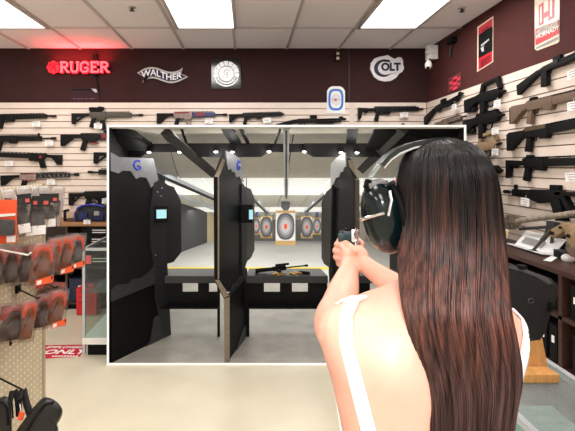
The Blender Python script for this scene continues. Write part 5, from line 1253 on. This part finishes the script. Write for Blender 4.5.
# hands: left wraps the fingers of the right around the grip
def finger(pts, r):
    limb(b, [(p[0], p[1], p[2], r * (1 - .10 * i)) for i, p in enumerate(pts)], 10)
G = Vector((.284, 1.105, 1.352))                                         # grip centre
b.ell((.268, 1.075, 1.350), (.019, .034, .035), Euler((R(-15), 0, R(-12))))      # left palm
b.ell((.296, 1.062, 1.352), (.021, .034, .035), Euler((R(-15), 0, R(18))))       # right palm
for i in range(4):                                                        # left-hand fingers, knuckles bulging on the outer side
    z = 1.379 - i * .0178; k = (0, .004, .003, -.003)[i]
    finger([(.262, 1.088, z), (.2490 - k, 1.112, z - .001), (.2560 - k, 1.140, z - .003), (.281, 1.152 + k, z - .004), (.300, 1.146, z - .005)], (.0098, .0102, .0098, .0085)[i])
for i in range(3):                                                        # right-hand fingers under them
    z = 1.372 - i * .018
    finger([(.306, 1.085, z), (.314, 1.108, z - .001), (.304, 1.134, z - .002), (.283, 1.139, z - .003), (.268, 1.130, z - .004)], .0092)
finger([(.310, 1.090, 1.386), (.311, 1.125, 1.388), (.305, 1.160, 1.388), (.296, 1.178, 1.387)], .0085)   # right index along the trigger
finger([(.285, 1.050, 1.372), (.272, 1.070, 1.384), (.2655, 1.105, 1.388), (.267, 1.140, 1.389)], .0100)   # right thumb over the top
finger([(.262, 1.062, 1.366), (.2560, 1.095, 1.381), (.2590, 1.135, 1.383), (.264, 1.160, 1.383)], .0100)  # left thumb
# legs and feet
for s in (-1, 1):
    hx = FX + s * .088
    limb(b, [(hx, .69, .86, .088), (hx + s * .006, .692, .68, .076), (hx + s * .008, .70, .50, .055), (hx + s * .008, .685, .34, .050), (hx + s * .01, .68, .12, .032), (hx + s * .01, .68, .06, .033)])
    limb(b, [(hx + s * .012, .655, .034, .030), (hx + s * .02, .74, .036, .034), (hx + s * .026, .83, .026, .024)])
tmp = b.build('tmp_body', None)
md = tmp.modifiers.new('r', 'REMESH'); md.mode = 'VOXEL'; md.voxel_size = .0034
ms = tmp.modifiers.new('s', 'SMOOTH'); ms.factor = .5; ms.iterations = 5
dg = bpy.context.evaluated_depsgraph_get(); dg.update()
bm_me = bpy.data.meshes.new_from_object(tmp.evaluated_get(dg)); bpy.data.objects.remove(tmp)
base = Vector((FX, FY, 0))
bm_me.transform(Matrix.Translation(-base)); bm_me.shade_smooth(); bm_me.name = 'person'
person = bpy.data.objects.new('person', bm_me); COL.objects.link(person); person.location = base
bm_me.materials.append(skin_mat())
tag(person, 'woman with long dark auburn hair seen from behind, aiming a pistol in both outstretched hands', 'person')
# eyes
for s in (-1, 1):
    MB().ell(hv(s * .028, .078, .006), (.011, .009, .007), HR, 14, 10).build('eye', mat('eye_white', (230, 228, 224), .2), person)
MB().ell(hv(0, .0925, -.0565), (.017, .004, .0055), HR).build('lips', mat('lips', (186, 92, 88), .4), person)
# top: thin straps on the back, full front, waist band
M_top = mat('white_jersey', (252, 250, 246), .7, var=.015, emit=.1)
def patch(fn, us, vs_, th=.003):
    m = MB(); g_ = [[fn(u, v, 0.004) for v in vs_] for u in us]; 
    idx = {}; bmv = [[m.bm.verts.new(p) for p in r] for r in g_]
    for i in range(len(us) - 1):
        for j in range(len(vs_) - 1): m.bm.faces.new((bmv[i][j], bmv[i + 1][j], bmv[i + 1][j + 1], bmv[i][j + 1]))
    return m
from mathutils.bvhtree import BVHTree
_t = bmesh.new(); _t.from_mesh(bm_me); _t.transform(Matrix.Translation(base)); TREE = BVHTree.FromBMesh(_t); _t.free()
CAMP = Vector((0, 0, CZ))
def hit_px(px, py, off=.0035):
    for k in range(30):
        dr = (P(px, py, 1) - CAMP).normalized(); h = TREE.ray_cast(CAMP, dr)
        if h[0] is not None and h[0].y < .74: return h[0] + h[1] * off
        px += .6 if px < 420 else -.6
    return P(px, py, .62)
def hit_down(x, y, off=.0035):
    h = TREE.ray_cast(Vector((x, y, 1.42)), Vector((0, 0, -1))); return h[0] + h[1] * off
def strap(rows):
    m = MB(); prev = None
    for r in rows:
        row = [m.bm.verts.new(p) for p in r]
        if prev:
            for k in range(len(row) - 1): m.bm.faces.new((prev[k], prev[k + 1], row[k + 1], row[k]))
        prev = row
    return m
def edge_at(e, t):
    k = t * (len(e) - 1); j = min(int(k), len(e) - 2); f_ = k - j
    return (e[j][0] + (e[j + 1][0] - e[j][0]) * f_, e[j][1] + (e[j + 1][1] - e[j][1]) * f_)
def px_rows(ea, eb, n=30):
    out = []
    for i in range(n + 1):
        a, b_ = edge_at(ea, i / n), edge_at(eb, i / n)
        out.append([hit_px(a[0] + (b_[0] - a[0]) * w / 4, a[1] + (b_[1] - a[1]) * w / 4) for w in range(5)])
    return out
sl = strap(px_rows([(351, 298.5), (345, 304), (341, 318), (341.5, 345), (349, 375), (363, 431), (372, 462)], [(368, 298.5), (359, 303), (353, 318), (354, 345), (362.5, 375), (377, 431), (386, 462)]))
sr = strap(px_rows([(519, 310), (522, 335), (519, 352), (512, 376), (505, 404), (499, 440), (496, 462)], [(528, 312), (530, 335), (527, 352), (520, 376), (513, 404), (507, 440), (504, 462)]))
fm = MB()                              # front panel and waist
n1 = 40
vs1 = [[fm.bm.verts.new(tor_pt(R(22) + R(136) * i / n1, 1.352 - .28 * j / 24, .0045)) for i in range(n1 + 1)] for j in range(25)]
for j in range(24):
    for i in range(n1): fm.bm.faces.new((vs1[j][i], vs1[j][i + 1], vs1[j + 1][i + 1], vs1[j + 1][i]))
wz = [1.105 - .14 * j / 10 for j in range(11)]
fm.loft([[tor_pt(2 * math.pi * k / 48, z, .0055) for k in range(48)] for z in wz], cap=False)
def thicken(o, t=.003):
    md = o.modifiers.new('t', 'SOLIDIFY'); md.thickness = t; md.offset = 0
    dg = bpy.context.evaluated_depsgraph_get(); dg.update()
    me = bpy.data.meshes.new_from_object(o.evaluated_get(dg)); o.modifiers.clear(); o.data = me; me.shade_smooth()
    return o
topo = fm.build('tank_top', M_top, person, smooth=180); thicken(topo)
for m_ in (sl, sr): thicken(m_.build('strap', M_top, topo, smooth=180), .004)
# trousers and shoes (below the picture)
tr = MB(); tr.loft([[tor_pt(2 * math.pi * k / 40, .98 - .2 * j / 12, .008) for k in range(40)] for j in range(13)], cap=False)
for s in (-1, 1):
    hx = FX + s * .088
    limb(tr, [(hx, .69, .84, .097), (hx + s * .006, .692, .68, .085), (hx + s * .008, .70, .50, .068), (hx + s * .008, .688, .34, .062), (hx + s * .01, .685, .10, .056)])
tr.build('trousers', mat('denim', (52, 62, 88), .8, var=.15, scale=200), person)
for s in (-1, 1):
    hx = FX + s * .098
    sh = MB(); limb(sh, [(hx, .645, .045, .042), (hx + s * .006, .74, .048, .046), (hx + s * .016, .85, .036, .034)])
    sh.build('shoe', M_dark, person)

# hair ------------------------------------------------------------------
HE = [(139.5, 437, 446), (142, 424, 459), (146, 415.5, 468), (152, 408, 476), (160, 402.5, 482), (172, 399.3, 487.5), (190, 398, 492), (215, 398, 495), (240, 398.8, 498.5), (265, 400, 502.5), (290, 402, 506), (310, 405, 509.5), (325, 409, 513), (345, 414, 517), (360, 419, 519.5), (375, 423.5, 519.5), (392, 426.5, 516), (410, 427.5, 513), (431, 427.5, 511), (455, 428, 508), (480, 431, 502)]
def hair_row(py):
    for i in range(len(HE) - 1):
        if HE[i][0] <= py <= HE[i + 1][0]:
            pass
    rows = [(-r[0], r[1], r[2]) for r in HE]
    l, r = cr(rows, -py)
    k = min(1, max(0, (py - 210) / 120)); k = k * k * (3 - 2 * k)
    cy = .695 * (1 - k) + .600 * k; bk_ = .105 * (1 - k) + .050 * k
    top = max(0, min(1, (py - 139) / 38)); bk_ *= math.sqrt(max(.0, 1 - (1 - top) ** 2)) * .97 + .03
    if py > 330: bk_ *= 1 - min(1, (py - 330) / 150) * .25
    fr_ = (.055 * (1 - k) + .012 * k) * (math.sqrt(max(0, 1 - (1 - top) ** 2)) * .9 + .1)
    sc = cy / F
    return (l - VX) * sc, (r - VX) * (cy - .30 * bk_) / F, cy, bk_, fr_, CZ - (py - VY) * sc
def hair_pt(th, py, off=0.0):           # th 180..360 deg is the back
    l, r, cy, bb, ff, z = hair_row(py)
    c, s = math.cos(th), math.sin(th)
    a = (r - l) / 2 + off; e = .86
    x = (l + r) / 2 + a * math.copysign(abs(c) ** e, c)
    y = cy + (bb + off if s < 0 else ff) * math.copysign(abs(s) ** e, s)
    return Vector((x, y, z + (off if py < 160 else 0)))
def hair_mat():
    m = bpy.data.materials.new('auburn_hair'); m.use_nodes = True; nt = m.node_tree; b = nt.nodes['Principled BSDF']; L = nt.links.new
    g = nt.nodes.new('ShaderNodeNewGeometry'); mp = nt.nodes.new('ShaderNodeMapping'); mp.inputs['Scale'].default_value = (1, 1, .012)
    L(g.outputs['Position'], mp.inputs[0])
    n1 = nt.nodes.new('ShaderNodeTexNoise'); n1.inputs['Scale'].default_value = 120; n1.inputs['Detail'].default_value = 3; L(mp.outputs[0], n1.inputs['Vector'])
    mp2 = nt.nodes.new('ShaderNodeMapping'); mp2.inputs['Scale'].default_value = (1, 1, .05); L(g.outputs['Position'], mp2.inputs[0])
    n2 = nt.nodes.new('ShaderNodeTexNoise'); n2.inputs['Scale'].default_value = 100; n2.inputs['Detail'].default_value = 3; L(mp2.outputs[0], n2.inputs['Vector'])
    sx = nt.nodes.new('ShaderNodeSeparateXYZ'); L(g.outputs['Position'], sx.inputs[0])
    zr = nt.nodes.new('ShaderNodeMapRange'); zr.inputs['From Min'].default_value = 1.05; zr.inputs['From Max'].default_value = 1.65; L(sx.outputs['Z'], zr.inputs['Value'])
    ad = nt.nodes.new('ShaderNodeMath'); ad.operation = 'MULTIPLY_ADD'; ad.inputs[1].default_value = .62; L(n2.outputs['Fac'], ad.inputs[0]); L(zr.outputs[0], ad.inputs[2])
    sb = nt.nodes.new('ShaderNodeMath'); sb.operation = 'SUBTRACT'; sb.inputs[1].default_value = .31; L(ad.outputs[0], sb.inputs[0])
    rp = nt.nodes.new('ShaderNodeValToRGB'); cr_ = rp.color_ramp
    cr_.elements[0].position = 0; cr_.elements[0].color = rgb(52, 41, 40); cr_.elements[1].position = 1; cr_.elements[1].color = rgb(8, 6, 7)
    for p_, c_ in ((.25, (56, 40, 38)), (.46, (62, 42, 37)), (.60, (78, 46, 37)), (.74, (52, 35, 31)), (.86, (22, 17, 17))):
        e = cr_.elements.new(p_); e.color = rgb(*c_)
    L(sb.outputs[0], rp.inputs['Fac'])
    r2 = nt.nodes.new('ShaderNodeMapRange'); r2.inputs['From Min'].default_value = .3; r2.inputs['From Max'].default_value = .72; r2.inputs['To Min'].default_value = .2; r2.inputs['To Max'].default_value = 2.1; L(n1.outputs['Fac'], r2.inputs['Value'])
    mx = nt.nodes.new('ShaderNodeVectorMath'); mx.operation = 'SCALE'; L(rp.outputs['Color'], mx.inputs[0]); L(r2.outputs[0], mx.inputs['Scale'])
    L(mx.outputs[0], b.inputs['Base Color'])
    b.inputs['Roughness'].default_value = .38; b.inputs['Specular IOR Level'].default_value = .28
    bp = nt.nodes.new('ShaderNodeBump'); bp.inputs['Strength'].default_value = .5; bp.inputs['Distance'].default_value = .002; L(n1.outputs['Fac'], bp.inputs['Height']); L(bp.outputs[0], b.inputs['Normal'])
    return m
hm_ = MB()
pys = [139.5, 140.5, 142, 144, 147, 151, 156, 162, 170, 180] + list(range(190, 481, 8))
hm_.loft([[hair_pt(2 * math.pi * k / 72, py) for k in range(72)] for py in pys])
M_hair = hair_mat()
hair = hm_.build('hair', M_hair, person, smooth=180)
sm = MB(); NS = 900
for i in range(NS):
    th0 = math.pi + math.pi * (i + random.random()) / NS; th0 = min(2 * math.pi - .02, max(math.pi + .02, th0))
    drift = random.uniform(-.10, .10); wob = random.uniform(0, 6.28); am = random.uniform(.002, .014); off = random.uniform(-.0015, .0035)
    p0 = random.choice((139.6, 140, 141, 143, 146, 150, 158)); p1 = random.uniform(440, 482) if random.random() < .8 else random.uniform(300, 430)
    pts = []; rad = []
    nn = 22; r0 = random.uniform(.0007, .0016)
    for k in range(nn + 1):
        t = k / nn; py = p0 + (p1 - p0) * t ** 1.25
        th = th0 + drift * t + am * math.sin(wob + t * 3.2)
        pts.append(hair_pt(min(2 * math.pi + .15, max(math.pi - .15, th)), py, off * min(1, .3 + t * 2))); rad.append(r0 * (1 - .75 * t ** 3))
    sm.tube(pts, rad, 4, cap=True)
so = sm.build('hair_strands', M_hair, hair, smooth=180); so['kind'] = 'stuff'

# ear muffs ------------------------------------------------------------------
M_cup = mat('ear_cup_green', (3, 19, 22), .16, var=.15, coat=.15, spec=.4)
M_band = mat('band_dark_green', (12, 26, 26), .4, var=.2, scale=60, coat=.3)
em_ = thing('ear_muffs', 'glossy dark green hearing protection ear muffs worn over the dark hair', 'ear muffs', P(383, 217, .70))
def cup(c, sgn):
    rt = Euler((R(4), R(sgn * -13), 0))
    MB().ell(c, (.0355, .042, .0655), rt, 32, 22, exp=.95).build('ear_cup', M_cup, em_)
    inner = c + Vector((sgn * .024, 0, .003))
    MB().ell(inner, (.016, .042, .060), rt, 28, 16).build('cushion', M_blackink, em_)
    ridge = []
    for k in range(13):
        a = R(-80 + 160 * k / 12)
        ridge.append(c + rt.to_matrix() @ Vector((-sgn * (.0372 * math.cos(a) ** .86 if math.cos(a) > 0 else 0), -.0410 * math.sin(a) * .98, .004 + .012 * math.sin(a))))
    MB().tube([ridge[i] for i in range(len(ridge))], .0048, 8, flat=.6).build('sheen_stripe', M_chrome, em_)  # bright strip modelled for the streak reflection on the glossy cup
    MB().box(c + rt.to_matrix() @ Vector((0, 0, .061)), (.034, .03, .010), rt, bev=.003).build('cup_bracket', M_steel, em_)
CL = P(383, 217, .70); CR = Vector((.335 + (.335 - CL.x) + .01, .71, CL.z))
cup(CL, 1); cup(Vector((.388, .735, CL.z)), -1)
MB().tube([P(389, 216, .655), P(392, 200, .655), P(390, 191, .66)], .003, 8).build('mic_boom', M_chrome, em_)
left = [(371, 190, .70), (368, 184, .70), (370, 177, .70), (377, 167, .695), (385, 158.5, .69)]
pad = [(381, 165.5, .688), (388, 157.5, .685), (397, 151.2, .683), (410, 146, .682), (425, 142.8, .682), (440, 140.5, .682), (452, 142.2, .70), (466, 150, .72), (472, 160, .735), (473, 180, .735)]
lp = [P(*q) for q in left]; pp = [P(*q) for q in pad]
def strip(path, w, t, ydir=Vector((0, 1, 0))):
    m = MB(); rings = []
    for i, p in enumerate(path):
        tg = (path[min(i + 1, len(path) - 1)] - path[max(i - 1, 0)]).normalized(); nrm = tg.cross(ydir).normalized()
        rings.append([p + ydir * (-w / 2) + nrm * t / 2, p + ydir * (w / 2) + nrm * t / 2, p + ydir * (w / 2) - nrm * t / 2, p - ydir * w / 2 - nrm * t / 2])
    return m.loft(rings)
mir = [Vector((2 * (.335 + .005) - p.x, p.y, p.z)) for p in lp]
strip(lp, .013, .006).build('slider_arm', mat('slider_silver', (186, 200, 196), .22, metal=.7), em_)
strip([p + Vector((-.006, -.012, -.004)) for p in lp[:3]], .008, .010).build('slider_hinge', M_blackink, em_)
full = pp + [Vector((2 * .340 - p.x, p.y, p.z)) for p in pp[::-1][2:]]
strip(pp, .030, .011).build('headband', M_band, em_)
strip([p + Vector((0, -.016, -.004)) for p in pp[:5]], .002, .003).build('band_trim', M_chrome, em_)


# pistol ------------------------------------------------------------------
ps = thing('pistol', 'dark blue-green pistol with silver rear held in both hands', 'pistol', Vector((.284, 1.105, 1.352)), Euler((R(-9), 0, R(-9))))
M_pg = mat('pistol_teal', (22, 52, 58), .35, var=.2)
MB().box((-.004, .075, .050), (.030, .19, .030), bev=.005).build('slide', M_pg, ps, world=False)
k = MB()
for i in range(6): k.box((-.004, .0 + i * .007, .050), (.032, .003, .024))
k.build('slide_serrations', M_blackink, ps, world=False)
MB().flat([(-.013, -.02), (.013, -.02), (.013, .036), (-.013, .036)], .0, .13, .003).build('frame', M_blackink, ps, world=False)
MB().prism([(-.013, -.022, .03), (-.013, .030, .03), (-.013, .018, -.075), (-.013, -.034, -.075)], (.026, 0, 0), .005).build('grip', M_pg, ps, world=False)
MB().tube([(0, .03, .018), (0, .045, -.004), (0, .075, -.004), (0, .085, .02)], .003, 6).build('trigger_guard', M_blackink, ps, world=False)
MB().box((.010, -.024, .052), (.022, .012, .036), bev=.006).box((.012, -.032, .030), (.010, .014, .026), bev=.003).build('hammer', M_chrome, ps, world=False)
MB().box((-.022, -.012, .047), (.026, .018, .024), bev=.006).build('rear_housing', M_pg, ps, world=False)
MB().box((-.004, -.015, .068), (.022, .008, .008), bev=.001).build('rear_sight', M_blackink, ps, world=False)
MB().box((-.004, .165, .068), (.005, .008, .008)).build('front_sight', M_blackink, ps, world=False)
MB().cyl((-.004, .168, .050), (-.004, .178, .050), .008, 14).build('barrel', M_steel, ps, world=False)

# ------------------------------------------------------------------ world and colour
wd = bpy.data.worlds.new('world'); S.world = wd; wd.use_nodes = True
wd.node_tree.nodes['Background'].inputs['Color'].default_value = (.9, .92, 1, 1); wd.node_tree.nodes['Background'].inputs['Strength'].default_value = .2
S.view_settings.view_transform = 'Standard'; S.view_settings.look = 'None'; S.view_settings.exposure = 0.0

# added spot high behind the viewer, there to overexpose the woman's back
l = bpy.data.lights.new('key_spot', 'SPOT'); l.energy = 180; l.spot_size = R(21); l.spot_blend = .8; l.shadow_soft_size = .12; l.color = (1, .97, .99)
o = bpy.data.objects.new('key_spot', l); COL.objects.link(o); o.location = (-.15, -.9, 2.1)
o.rotation_euler = (Vector((.25, .62, 1.24)) - o.location).to_track_quat('-Z', 'Y').to_euler()
